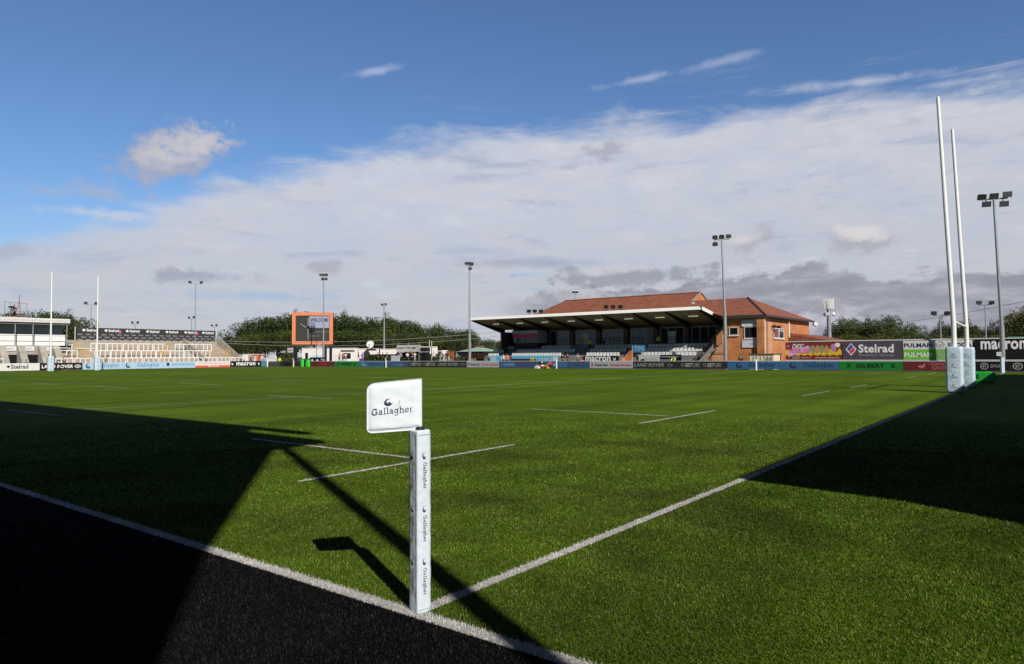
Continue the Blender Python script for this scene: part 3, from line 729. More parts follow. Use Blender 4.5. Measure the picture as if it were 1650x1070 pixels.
end_board('black board with bold white word left of the small teal board', 371, 421, KB, [('pp', vm, .03, .10, .25, .75, PRW, 'emblem'), ('tb', 'macron', .19, .80, .24, .80, PRW, 'lettering'), ('pp', vm, .88, .95, .25, .75, PRW, 'emblem')])
end_board('small teal board left of the far corner flagpost', 421, 430, mat('teal_board', (.06, .20, .26), .5), [])
def seg_board(label, a, b_, base):
    A = ony(a, 590, 107.6); B = bx_line(b_) if b_ > 470 else ony(b_, 590, 106.6)
    return board('advertising_board', label, 'advertising board', A, B, .06, .95, base, [], 'advertising boards at the far corner')
seg_board('blank dark board right of the far corner flagpost', 433, 451, LED_DK)
seg_board('second blank dark board below the hi-vis steward at the corner', 451, 471, mat('purple_black_board', (.022, .018, .03), .5))
board('advertising_board', 'short grey black board left of the green tackle shields', 'advertising board', Vector((*ony(474, 590, 106.2)[:2], 0)), bx_line(499), .06, .95, LED_DK, [], 'advertising boards at the far corner')

# ------------------------------------------------------------------ tall hoardings on the right
WX = 77.5
PANEL = mat('green_cladding', (.03, .16, .07), .6, var=.15, vs=.6)
wy0, wy1 = onx(1268, 570, WX).y, onx(1720, 570, WX).y
hw = thing('boundary_wall', (WX+.5, (wy0+wy1)/2, 0), 'long green clad wall with a white top rail carrying the hoardings on the right', 'wall')
b = MB(); b.box(WX+.25, WX+.6, wy0, wy1, 0, 3.05); b.build('wall', PANEL, hw)
b = MB(); b.box(WX+.2, WX+.65, wy0, wy1, 3.052, 3.16); b.build('coping', PVC, hw)
b = MB(); b.box(WX-.02, WX+.22, wy0, wy1, .98, 1.08); b.build('lower_rail', PVC, hw)
def hoard(label, a, b_, z0, z1, base, items, name='hoarding'):
    A = onx(a, 590, WX); B = onx(b_, 590, WX)
    return board(name, label, 'hoarding', A, B, z0, z1, base, items, 'hoardings on the boundary wall', th=.1)
import itertools
CHB = mat('chocolate_print', (.20, .035, .02), .6, var=.15)
def blobp(cx, cy, rx, ry, n_=14, s_=0, j=.25):
    rnd = random.Random(s_); return [(cx+rx*math.cos(6.283*i/n_)*(1+rnd.uniform(-j, j)), cy+ry*math.sin(6.283*i/n_)*(1+rnd.uniform(-j, j))) for i in range(n_)]
wave = [(0, .25)]+[(i/24, .52+.10*math.sin(i*1.7)+.05*math.sin(i*3.1)) for i in range(25)]+[(1, .25)]+[(1-i/24, .26+.05*math.sin(i*2.3)) for i in range(25)]
its = [('p', wave, 0, 1, 0, 1, PRY, 'printed_splash')]
for i, (x, y, m) in enumerate(((.50, .62, mat('olive_print', (.28, .30, .10), .6)), (.58, .60, mat('tan_print', (.50, .26, .16), .6)), (.66, .60, MATS['olive_print']), (.74, .58, MATS['tan_print']), (.42, .58, mat('mauve_print', (.52, .22, .42), .6)), (.86, .66, MATS['mauve_print']))):
    its.append(('p', blobp(x, y, .045, .24, 11, i), 0, 1, 0, 1, m, 'printed_sweet'))
its += [('p', blobp(.93, .84, .045, .13, 12, 9, .08), 0, 1, 0, 1, PRW, 'printed_badge'), ('e', None, .02, .08, .72, .88, PRP, 'printed_badge')]
its += [('tb', 'CHOC', .12, .32, .62, .93, PRW, 'lettering', .2), ('p', [(.05, .16), (.42, .55), (.42, .82), (.05, .52)], 0, 1, 0, 1, mat('lilac_print', (.70, .42, .66), .6), 'printed_band'), ('tb', 'NIBBLES', .07, .41, .36, .66, PRP, 'lettering', .1)]
for i in range(3): its.append(('ring', None, .13+.045*i, .17+.045*i, .06, .2, PRW, 'printed_ring'))
its += [('t', 'find us in store now', .29, .46, .09, .16, PRW, 'lettering'), ('t', 'the tastiest little chocolate bites', .54, .96, .08, .16, PRW, 'lettering')]
hoard('colourful red and yellow chocolate sweets hoarding', 1266, 1357, 1.1, 2.98, CHB, its)
DG = mat('plum_grey_board', (.085, .072, .095), .55, var=.05)
its = [('pp', dia, .055, .245, .22, .92, PRW, 'emblem'), ('p', [(.15, .86), (.075, .59), (.11, .46), (.19, .71)], 0, 1, 0, 1, mat('blue_mark', (.05, .09, .34), .6), 'emblem'), ('p', [(.15, .29), (.225, .55), (.19, .69), (.11, .43)], 0, 1, 0, 1, mat('red_mark', (.66, .06, .07), .6), 'emblem'),
       ('tb', 'Stelrad', .275, .86, .38, .84, PRW, 'lettering'), ('t', 'Radiator Group', .29, .86, .14, .32, PRG, 'lettering')]
hoard('dark grey hoarding with a red and blue diamond', 1358, 1455, 1.1, 3.0, DG, its)
PG = mat('lime_board', (.16, .52, .04), .55, var=.05)
pul = lambda m: [('tb', 'PULMAN', .015, .43, .25, .72, m, 'lettering'), ('ring', None, .49, .61, .1, .9, PRG, 'emblem'), ('pp', bird, .51, .59, .25, .75, PRG, 'emblem'), ('tb', 'SKODA', .655, .99, .25, .72, m, 'lettering')]
hoard('white car dealer hoarding above the lime green one', 1456, 1568, 2.10, 3.0, WB, pul(INK))
hoard('lime green car dealer hoarding below the white one', 1456, 1568, 1.1, 2.08, PG, pul(PRW))
its = [('tb', 'macron', .09, .66, .50, .93, PRW, 'lettering'), ('r', None, .33, .365, .05, .48, PRG, 'printed_post')]
hoard('long black hoarding with a bold white word right of the near goal posts', 1570, 1700, 1.1, 3.0, KB, its)

# ------------------------------------------------------------------ touchline flagposts
def flagpost(px, label, base=None):
    X, Y = base
    t = thing('flagpost', (X, Y, 0), label, 'flagpost', 'white flagposts round the pitch')
    b = rotmb(grid_box(-.07, .07, -.07, .07, 0, 1.15, 8, .0005, 3), .4, (X, Y, 0)); b.build('post_pad', GP, t)
    b = MB(); b.tube((X, Y, 1.14), (X-.02, Y+.04, 1.5), .02, n=8); b.build('pole', WHITE, t)
    b = MB(); f = Vector((.1, .9, 0)).normalized(); o = Vector((X, Y, 0))
    b.hexa([o+f*.02+Vector((0, -.0, 1.2)), o+f*.3+Vector((0, 0, 1.19)), o+f*.3+Vector((.03, 0, 1.19)), o+f*.02+Vector((.03, 0, 1.2)), o+f*.02+Vector((0, 0, 1.5)), o+f*.3+Vector((0, 0, 1.47)), o+f*.3+Vector((.03, 0, 1.47)), o+f*.02+Vector((.03, 0, 1.5))]); b.build('flag', PADW, t)
    return t
def pxy(px, X): q = onx(px, 600, X); return (X, q.y)
flagpost(0, 'flagpost in front of the blue board under the white screen', pxy(622, 70.6))
flagpost(0, 'flagpost beside the bottle crates below the stand', pxy(897, 71.8))
flagpost(0, 'flagpost in front of the blue board by the cream container', pxy(1219, 71.8))
q = ony(431, 595, 103.5); flagpost(0, 'left flagpost of the far corner beside the teal board', (q.x, q.y))
q = ony(473, 595, 99.0); flagpost(0, 'right flagpost of the far corner left of the green tackle shields', (q.x, q.y))
t = thing('corner_post', (70.2, 0.1, 0), 'pale blue corner post far off, below the right floodlight mast', 'corner flag')
b = rotmb(grid_box(-.12, .12, -.12, .12, 0, 1.3, 10, .001, 3), .5, (70.2, .1, 0)); b.build('post_pad', SHP, t)
b = MB(); b.tube((70.2, .1, 1.25), (70.2, .25, 1.75), .02, n=8); b.build('pole', WHITE, t)
b = MB(); b.box(70.19, 70.22, .15, .5, 1.45, 1.8); b.build('flag', PADW, t)

# tackle equipment
GSH = mat('bright_green_vinyl', (.05, .62, .06), .5, var=.06, vs=5)
for i, (px, w_) in enumerate(((487, .55), (496, .75))):
    X, Y = pxy(px, 68.6)
    t = thing('tackle_shield', (X, Y, 0), ('narrower bright green tackle shield, left of the pair', 'wider bright green tackle shield, right of the pair')[i], 'tackle shield', 'green tackle shields at the far corner')
    b = rotmb(grid_box(-.15, .15, -w_/2, w_/2, 0, 1.25, 12, .006, i, .03), .1, (X, Y, 0)); b.build('pad', GSH, t, smooth=True)
    b = MB(); b.box(X+.17, X+.24, Y-.2, Y+.2, .5, .56); b.box(X+.17, X+.24, Y-.2, Y+.2, .8, .86); b.build('handle', BLACK, t)
p0 = Vector((44.5, 1.25, 0))
X, Y = 45.5, .15
t = thing('tackle_bag', (X, Y, 0), 'green padded bag lying on the shaded grass right of the near goal', 'tackle bag')
b = MB(); n_ = 12
P = []
for i in range(n_): a = 6.283*i/n_; P.append((X-.35, Y+0.95*math.copysign(abs(math.cos(a))**.35, math.cos(a)), .33+.31*math.copysign(abs(math.sin(a))**.5, math.sin(a))))
b.prism(P, (.8, .1, 0)); b.build('bag', mat('green_bag', (.02, .40, .05), .55, var=.1, vs=4), t, bevel=.06)
mark(t, Vector((X-.37, Y+.35, .25)), Vector((0, -1, 0)), Vector((0, 0, 1)), .7, .25, [('pp', xm, .3, .7, 0, 1, PRK, 'emblem')], .01)
b = MB(); b.tube((X-.1, Y-.4, .66), (X-.1, Y+.4, .66), .03, n=6); b.build('handle', BLACK, t)

# ------------------------------------------------------------------ main stand on the far side
def brick_mat(name, c1, c2, mortar, scale=1.):
    m = bpy.data.materials.new(name); m.use_nodes = True; t = m.node_tree; b = t.nodes['Principled BSDF']
    g = t.nodes.new('ShaderNodeNewGeometry'); s_ = t.nodes.new('ShaderNodeSeparateXYZ'); t.links.new(g.outputs['Position'], s_.inputs[0])
    a = t.nodes.new('ShaderNodeMath'); a.operation = 'ADD'; t.links.new(s_.outputs[0], a.inputs[0]); t.links.new(s_.outputs[1], a.inputs[1])
    c_ = t.nodes.new('ShaderNodeCombineXYZ'); t.links.new(a.outputs[0], c_.inputs[0]); t.links.new(s_.outputs[2], c_.inputs[1])
    br = t.nodes.new('ShaderNodeTexBrick'); br.inputs['Scale'].default_value = 1/scale; br.inputs['Color1'].default_value = (*c1, 1); br.inputs['Color2'].default_value = (*c2, 1); br.inputs['Mortar'].default_value = (*mortar, 1)
    br.inputs['Mortar Size'].default_value = .012; br.inputs['Brick Width'].default_value = .45; br.inputs['Row Height'].default_value = .15
    t.links.new(c_.outputs[0], br.inputs['Vector'])
    n_ = t.nodes.new('ShaderNodeTexNoise'); n_.inputs['Scale'].default_value = .7; n_.inputs['Detail'].default_value = 6; t.links.new(g.outputs['Position'], n_.inputs['Vector'])
    r_ = t.nodes.new('ShaderNodeMapRange'); r_.inputs[1].default_value = .3; r_.inputs[2].default_value = .7; r_.inputs[3].default_value = .78; r_.inputs[4].default_value = 1.2; t.links.new(n_.outputs[0], r_.inputs[0])
    v = t.nodes.new('ShaderNodeVectorMath'); v.operation = 'SCALE'; t.links.new(br.outputs[0], v.inputs[0]); t.links.new(r_.outputs[0], v.inputs['Scale'])
    t.links.new(v.outputs[0], b.inputs['Base Color']); b.inputs['Roughness'].default_value = .85; b.inputs['Specular IOR Level'].default_value = .15
    return m
BRICK = brick_mat('orange_brick', (.57, .215, .075), (.47, .165, .055), (.42, .30, .2))
def tile_mat():
    m = mat('clay_tile', (.25, .088, .050), .8, var=.28, vs=1.1); t = m.node_tree; b = t.nodes['Principled BSDF']
    g = t.nodes.new('ShaderNodeNewGeometry'); wv = t.nodes.new('ShaderNodeTexWave'); wv.bands_direction = 'Z'; wv.inputs['Scale'].default_value = 1.2; wv.inputs['Distortion'].default_value = .4
    t.links.new(g.outputs['Position'], wv.inputs['Vector']); bp = t.nodes.new('ShaderNodeBump'); bp.inputs['Strength'].default_value = .6; bp.inputs['Distance'].default_value = .08
    t.links.new(wv.outputs[0], bp.inputs['Height']); t.links.new(bp.outputs[0], b.inputs['Normal']); return m
TILE = tile_mat()
SOFFIT = mat('brown_soffit', (.50, .38, .25), .8, var=.15, vs=.7)
BEAM = mat('dark_green_beam', (.018, .022, .020), .5)
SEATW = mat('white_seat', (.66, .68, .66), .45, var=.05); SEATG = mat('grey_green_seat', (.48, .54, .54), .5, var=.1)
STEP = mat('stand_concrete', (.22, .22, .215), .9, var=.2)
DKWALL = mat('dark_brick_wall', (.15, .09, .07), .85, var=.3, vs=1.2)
ms = thing('main_stand', (80, 48, 0), 'low seated stand with a white edged cantilever roof on the far side', 'stand')
YL, YR = 66.7, 29.95
ZF, ZB, XF, XB = 7.42, 6.15, 77.0, 85.2
b = MB(); b.hexa([(XF, YR, ZF-.30), (XB, YR, ZB-.30), (XB, YL, ZB-.30), (XF, YL, ZF-.30), (XF, YR, ZF-.02), (XB, YR, ZB-.02), (XB, YL, ZB-.02), (XF, YL, ZF-.02)]); b.build('roof_deck', SOFFIT, ms)
b = MB(); b.hexa([(XF-.34, YR-.1, ZF-.30), (XF-.003, YR-.1, ZF-.30), (XF-.003, YL+.1, ZF-.30), (XF-.34, YL+.1, ZF-.30), (XF-.06, YR-.1, ZF+.10), (XF-.003, YR-.1, ZF+.10), (XF-.003, YL+.1, ZF+.10), (XF-.06, YL+.1, ZF+.10)])
b.hexa([(XF, YR-.15, ZF-.34), (XB, YR-.15, ZB-.34), (XB, YR-.003, ZB-.34), (XF, YR-.003, ZF-.34), (XF, YR-.15, ZF+.08), (XB, YR-.15, ZB+.08), (XB, YR-.003, ZB+.08), (XF, YR-.003, ZF+.08)]); b.build('fascia', WHITE, ms)
b = MB(); b.hexa([(XF+.01, YR, ZF), (XB+.3, YR, ZB), (XB+.3, YL, ZB), (XF+.01, YL, ZF), (XF+.01, YR, ZF+.06), (XB+.3, YR, ZB+.06), (XB+.3, YL, ZB+.06), (XF+.01, YL, ZF+.06)]); b.build('roof_sheet', mat('pale_roof_sheet', (.42, .43, .45), .5), ms)
NB = 9
for i in range(NB):
    y = YR+.25+(YL-YR-.5)*i/(NB-1)
    b = MB(); b.hexa([(XF+.25, y-.13, ZF-.44), (XB-.05, y-.13, ZB-1.0), (XB-.05, y+.13, ZB-1.0), (XF+.25, y+.13, ZF-.44), (XF+.25, y-.13, ZF-.31), (XB-.05, y-.13, ZB-.31), (XB-.05, y+.13, ZB-.31), (XF+.25, y+.13, ZF-.31)])
    b.build('roof_beam', BEAM, ms)
    if 0 < i < NB-1 or i == NB-1:
        b = MB(); b.box(XB-.45, XB-.1, y-.15, y+.15, 3.2, ZB-.9); b.build('column', BEAM, ms)
TUBE = mat('lit_tube', (.8, .8, .75), .5, emit=(1, .93, .75), em=.35)
for i in range(NB-1):
    y = YR+.25+(YL-YR-.5)*(i+.45)/(NB-1); x = XF+3.1
    b = MB(); b.box(x, x+.10, y-.7, y+.7, ZF-.92, ZF-.82); b.build('light_tube', TUBE, ms)
    b = MB(); b.tube((x-.3, y-.95, ZF-.55), (x-.45, y-1.0, ZF-.9), .13, .17, 8); b.build('roof_speaker', GREYM, ms)
# seating steps
b = MB()
for i in range(7):
    x0 = 78.9+i*.85; b.box(x0, x0+.85 if i < 6 else XB-.5, YR+.6, YL-1.2, 0, 1.45+i*.30)
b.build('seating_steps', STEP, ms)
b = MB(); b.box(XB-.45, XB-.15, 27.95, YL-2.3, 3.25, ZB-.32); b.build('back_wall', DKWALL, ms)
b = MB(); b.box(80.8, XB-.5, YL-3.15, YL-2.9, 0, ZB-.8); b.build('side_screen', mat('tinted_screen', (.07, .06, .075), .3), ms)
# windows of the lounge behind the seats
wy = YR+1.2
for i in range(8):
    y0 = YR+.9+i*4.55
    if y0+3.4 > YL-3: break
    fr = MB(); xw = XB-.475
    g_ = MB(); g_.box(xw-.01, xw+.02, y0+.2, y0+3.6, 3.3, 5.35); wn = g_.build('window', GLASS, ms)
    for k in range(4):
        yy = y0+.2+k*3.4/3; b = MB(); b.box(xw-.05, xw-.011, yy-.04, yy+.04, 3.3, 5.35); b.build('mullion', mat('dull_frame', (.48, .48, .49), .5), wn)
    b = MB(); b.box(xw-.055, xw-.012, y0+.2, y0+3.6, 5.35, 5.43); b.build('lintel', MATS['dull_frame'], wn)
    if i % 3 == 1: b = MB(); b.box(xw-.04, xw-.0115, y0+1.4, y0+2.4, 3.3, 4.9); b.build('door', PVC, wn)
b = MB(); 
for y0, y1 in ((YR+2, 40.5), (42, 52), (54, YL-4)):
    b = MB(); b.box(84.1, 84.14, y0, y1, 4.12, 4.17); b.box(84.1, 84.14, y0, y1, 3.75, 3.79)
    for k in range(int((y1-y0)/1.5)+1): b.box(84.1, 84.15, y0+k*1.5, y0+k*1.5+.05, 3.2, 4.12)
    b.build('guard_rail', DARKM, ms)
# commentary box
cb = MB(); A = onx(829, 553, 82.3); B_ = onx(868, 553, 82.3); yy0, yy1 = B_.y, A.y
zt, zb = onx(840, 533, 82.3).z, onx(840, 553, 82.3).z
cb.hexa([(82.3, yy0, zb), (84.6, yy0, zb), (84.6, yy1, zb), (82.3, yy1, zb), (82.0, yy0, zt), (84.6, yy0, zt), (84.6, yy1+.3, zt), (82.0, yy1+.3, zt)])
cbx = cb.build('commentary_box', mat('dim_grey_panel', (.42, .42, .44), .6), ms)
b = MB(); b.box(82.2, 84.5, yy0+.1, yy1-.1, 3.1, zb-.003); b.build('box_base', mat('maroon_panel', (.07, .015, .03), .6), ms)
hm = (zb+zt)/2; ym = (yy0+yy1)/2
for a_, c_ in ((yy0+.12, ym-.08), (ym+.08, yy1-.02)):
    b = MB(); b.box(82.0, 82.06, a_, c_, hm-.15, hm+.42); b.build('pink_panel', mat('crimson_panel', (.75, .05, .16), .5), cbx)
    b = MB(); b.box(82.08, 82.12, a_, c_, zb+.1, hm-.2); b.build('window', GLASS, cbx)
# centre entrance: brick walls and stairs
def yat(px, X): return onx(px, 590, X).y
yA, yB = yat(1020, 78), yat(1004, 78)
b = MB(); b.prism([(77.7, yA, 0), (77.7, yB, 0), (77.7, yB+.1, .9), (77.7, yB-.35, 1.5), (77.7, yA+.3, 2.3), (77.7, yA, 2.3)], (.3, 0, 0)); b.build('stair_wall', BRICK, ms)
b = MB(); b.box(77.5, 77.69, yB-.35, yB+.1, 0, 1.35); b.build('stair_pier', brick_mat('salmon_brick', (.66, .30, .15), (.60, .27, .13), (.5, .36, .26)), ms)
# side stair rising to the right in front of the seats
yA, yB = yat(1166, 77.6), yat(1120, 77.6); n_ = 16
b = MB()
for i in range(n_):
    q = yB+(yA-yB)*i/n_; b.box(77.55, 78.5, q, q+(yA-yB)/n_, 0, .35+3.75*(i+1)/n_)
b.build('stairs', TREAD, ms)
b = MB(); b.prism([(77.3, yA, 3.1), (77.3, yA+.7, 2.75), (77.3, yA+.7, 3.9), (77.3, yA, 4.6)], (.2, 0, 0)); b.build('parapet', BRICK, ms)
b = MB(); b.prism([(78.55, yA, 2.9), (78.55, yB, 0.2), (78.55, yB, .9), (78.55, yA, 4.75)], (.22, 0, 0)); b.build('stair_wall', BRICK, ms)
for xx in (77.5, 78.45):
    b = MB(); b.tube((xx, yB, 1.3), (xx, yA, 5.0), .04, n=6)
    for i in range(9): q = yB+(yA-yB)*i/8; b.tube((xx, q, .5+3.6*i/8), (xx, q, 1.3+3.7*i/8), .035, n=6)
    b.build('hand_rail', DARKM, ms)
# banners hung on the front of the stand
def flatbanner(label, a, b_, ya, yb, X, base, items, name='banner', cat='banner', grp='banners and signs on the far side'):
    z1 = onx((a+b_)/2, ya, X).z; z0 = onx((a+b_)/2, yb, X).z
    return board(name, label, cat, onx(a, 590, X), onx(b_, 590, X), z0, z1, base, items, grp, th=.04)
flatbanner('black banner with a bold white word under the white front seats', 940, 997, 573.5, 584.5, 78.75, KB, [('tb', 'macron', .06, .78, .2, .92, PRW, 'lettering'), ('pp', vm, .84, .93, .25, .8, PRW, 'emblem')])
flatbanner('white banner with pale grey lettering right of the brick stair', 1029, 1063, 571.5, 583, 78.7, mat('dull_white_cloth', (.52, .52, .54), .7), [('t', 'bubble', .34, .92, .12, .65, PRG, 'lettering'), ('p', [(.05, 0), (.12, .35), (.28, .42), (.3, 0)], 0, 1, 0, 1, PRK, 'printed_shape')])
flatbanner('black banner with small white words beside the white banner', 1064, 1098, 571.5, 584, 78.7, KB, [('t', 'Technology partners to', .02, .98, .62, .84, PRW, 'lettering'), ('t', 'the premiership', .02, .7, .22, .42, PRW, 'lettering')])
flatbanner('small blue square sign with white letters over the entrance', 1018, 1040, 556, 568, 78.9, mat('bright_blue_sign', (.03, .22, .48), .5), [('tb', 'TPS', .18, .92, .2, .82, PRG, 'lettering'), ('r', None, .02, .1, .1, .9, PRG, 'printed_bar')], 'sign', 'sign')
TQ = mat('turquoise_cloth', (.13, .46, .68), .6, var=.06)
flatbanner('long turquoise banner draped under the front seats', 824, 900, 573, 582, 78.75, TQ, [('t', 'SITE SERVICES', .62, .86, .12, .5, PRW, 'lettering'), ('r', None, .89, .98, .1, .8, WB, 'printed_panel'), ('p', [(0, 0), (.55, 0), (.52, .45), (0, .45)], 0, 1, 0, 1, mat('dark_green_hedge_cloth', (.02, .03, .025), .8), 'printed_band')])
flatbanner('short turquoise banner with a pale panel at the left end of the stand', 789, 810, 573, 584, 78.6, TQ, [('r', None, .08, .5, .1, .9, SKYB, 'printed_panel')])
flatbanner('yellow narrow sign standing left of the bottle crates', 854.5, 860.5, 576.5, 585, 74.6, PRY, [('p', vm[0], .2, .8, .3, .8, PRK, 'emblem')], 'sign', 'sign')

# seats: every one its own object
def seat_proto(m, label, grp):
    b = MB(); b.hexa([(.05, -.2, 0), (.12, -.2, 0), (.12, .2, 0), (.05, .2, 0), (.12, -.2, .44), (.19, -.2, .44), (.19, .2, .44), (.12, .2, .44)])
    b.box(-.12, .08, -.2, .2, -.02, .05); b.box(-.02, .03, -.03, .03, -.35, -.02)
    o = b.build('stadium_seat', m, None, (0, 0, 0)); tag(o, label, 'seat', grp); return o
def seat_row(X, ztop, spans, labels, m, grp='seats of the far stand'):
    for (a, b_), label in zip(spans, labels):
        first = None
        y1 = onx(a, 570, X).y; y0 = onx(b_, 570, X).y
        n_ = int((y1-y0)/.52)
        for k in range(n_):
            loc = (X, y1-.26-k*.52, ztop-.44)
            if first is None: first = seat_proto(m, label, grp); first.location = loc; o = first
            else: o = first.copy(); COL.objects.link(o); o.location = loc
random.seed(3)
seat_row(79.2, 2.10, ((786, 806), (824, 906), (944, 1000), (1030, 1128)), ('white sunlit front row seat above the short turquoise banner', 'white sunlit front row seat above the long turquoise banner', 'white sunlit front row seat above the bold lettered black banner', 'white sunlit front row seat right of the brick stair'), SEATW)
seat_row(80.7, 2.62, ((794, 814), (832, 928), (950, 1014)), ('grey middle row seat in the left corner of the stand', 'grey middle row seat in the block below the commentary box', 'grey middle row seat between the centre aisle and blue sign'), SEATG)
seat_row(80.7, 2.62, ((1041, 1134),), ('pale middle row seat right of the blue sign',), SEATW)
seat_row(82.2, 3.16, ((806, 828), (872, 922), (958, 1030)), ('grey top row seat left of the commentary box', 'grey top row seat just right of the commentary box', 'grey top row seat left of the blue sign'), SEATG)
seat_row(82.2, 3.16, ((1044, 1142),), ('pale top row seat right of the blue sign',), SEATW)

# spotlights standing on the roof edges
def roof_spot(px, py, X, label, cat='spotlight', white=False):
    p = onx(px, py, X); zr = ZF+.05 if X < 80 else p.z-.8
    t = thing('roof_spotlight', (p.x, p.y, zr), label, cat, 'spotlights on the roofs')
    b = MB(); b.tube((p.x, p.y, zr), (p.x, p.y, p.z), .05, n=6); b.build('bracket', DARKM, t)
    b = MB(); b.box(p.x-.2, p.x+.12, p.y-.27, p.y+.27, p.z-.2, p.z+.22); b.build('lamp_head', WHITE if white else DARKM, t)
for i, px in enumerate((852.5, 862, 872)): roof_spot(px, 501.5, 77.6, ('left', 'middle', 'right')[i]+' spotlight of the three on the stand roof left of the tiles')
for i, px in enumerate((977, 988, 1000)): roof_spot(px, 494.5, 77.6, ('left', 'middle', 'right')[i]+' spotlight of the three on the roof edge before the red tiles')

# ------------------------------------------------------------------ clubhouse behind
ch = thing('clubhouse', (92, 40, 0), 'orange brick clubhouse with red clay tile roofs behind and beside the stand', 'building')
def poly_obj(name, polys, m, parent, th=0):
    b = MB()
    for q in polys: b.poly(q)
    return b.build(name, m, parent)
X0, X1, XR_ = 85.5, 104.5, 95.0; ZE, ZR = 6.5, 10.86; Y0_, Y1_ = 37.4, 66.0; YRL = 61.3
b = MB(); b.box(X0+.6, X1-.6, Y0_+.2, Y1_-.6, 0, ZE-.02); b.build('wall', BRICK, ch)
mr = poly_obj('roof', [[(X0, Y0_, ZE), (XR_, Y0_, ZR), (XR_, YRL, ZR), (X0, Y1_, ZE)], [(X0, Y1_, ZE), (XR_, YRL, ZR), (X1, Y1_, ZE)], [(X1, Y1_, ZE), (XR_, YRL, ZR), (XR_, Y0_, ZR), (X1, Y0_, ZE)]], TILE, ch)
b = MB(); b.poly([(X0+.3, Y0_+.05, ZE), (X1-.3, Y0_+.05, ZE), (XR_, Y0_+.05, ZR-.1)]); b.build('gable_wall', BRICK, ch)
b = MB(); b.poly([(XR_-2.6, Y0_-.01, ZR-1.2), (XR_+2.6, Y0_-.01, ZR-1.2), (XR_, Y0_+2.0, ZR+.02)]); 
b = MB(); b.tube((XR_, Y0_, ZR+.05), (XR_, YRL, ZR+.05), .1, n=6); b.build('ridge_tiles', TILE, mr)
b = MB(); b.bar((X0, Y0_, ZE+.05), (XR_, Y0_, ZR+.05), .2, .1); b.bar((XR_, Y0_, ZR+.05), (X1, Y0_, ZE+.05), .2, .1); b.build('verge', mat('grey_verge', (.30, .28, .27), .7), mr)
p = onx(1116, 485, 86); b = MB(); b.box(86, 86.3, p.y-.15, p.y+.15, 6.0, 8.8); b.build('flue', PVC, ch)
# right wing
WF, WB_, WS = 78.6, 99.5, 22.9; WT = 6.35; WR = 9.15; WXR = 88.0; WYR = 28.1
b = MB()
b.box(WF+.5, WB_-.5, WS+.5, 27.9, 0, WT-.02); b.build('wall', BRICK, ch)
wr = poly_obj('roof', [[(WF, WS, WT), (WXR, WYR, WR), (WXR, 38.5, WR), (80.2, 38.5, WT+.477), (80.2, 29.75, WT+.477), (WF, 28.0, WT)], [(WF, WS, WT), (WB_, WS, WT), (WXR, WYR, WR)], [(WB_, WS, WT), (WB_, 38.5, WT), (WXR, 38.5, WR), (WXR, WYR, WR)]], TILE, ch)
b = MB(); b.bar((WF, WS, WT+.05), (WXR, WYR, WR+.05), .22, .1); b.build('hip_tiles', mat('dark_tile', (.07, .045, .04), .8), wr)
b = MB(); b.box(WF-.05, WF+.12, WS-.1, 28.0, WT-.34, WT-.01); b.box(WF-.05, WB_+.05, WS-.12, WS+.05, WT-.25, WT-.01); b.build('gutter', mat('dark_gutter', (.05, .052, .05), .5), wr)
b = MB(); b.box(WF+.12, WF+.5, WS+.05, 28.0, WT-.3, WT-.28); b.build('soffit', SOFFIT, wr)
b = MB(); b.box(WF+.1, WF+.55, WS+.2, WS+1.0, 0, WT-.36); b.build('corner_pier', BRICK, ch)
b = MB(); b.box(WF+1.4, WF+2.9, WS+.12, WS+.49, 0, WT-.8); b.build('chimney_breast', brick_mat('pink_brick', (.60, .30, .17), (.54, .26, .14), (.5, .38, .3)), ch)
def wwin(a, b_, ya, yb, X, name='window', parts=2, Yp=None):
    if Yp is None: A = onx(a, ya, X); B_ = onx(b_, yb, X); y0, y1, z0, z1 = B_.y, A.y, B_.z, A.z
    g_ = MB(); g_.box(X-.03, X+.05, y0, y1, z0, z1); wn = g_.build('window', GLASS, ch)
    b = MB(); b.box(X-.09, X-.031, y0, y1, z1-.08, z1); b.box(X-.09, X-.031, y0, y1, z0, z0+.08); b.box(X-.088, X-.0305, y0, y0+.08, z0+.08, z1-.08); b.box(X-.088, X-.0305, y1-.08, y1, z0+.08, z1-.08)
    if parts > 1: yc = y0+(y1-y0)*.27; b.box(X-.086, X-.0302, yc-.05, yc+.05, z0+.08, z1-.08); b.box(X-.085, X-.0301, y0+.08, yc-.05, (z0+z1)/2-.04-.25, (z0+z1)/2+.04-.25)
    b.build('frame', PVC, wn)
    b = MB(); b.box(X-.14, X-.032, y0-.08, y1+.08, z0-.12, z0-.003); b.build('sill', PVC, wn)
WXF = WF+.5
wwin(1199, 1229, 526.5, 545, WXF, parts=2); wwin(1175, 1190, 527.5, 540, WXF, parts=1)
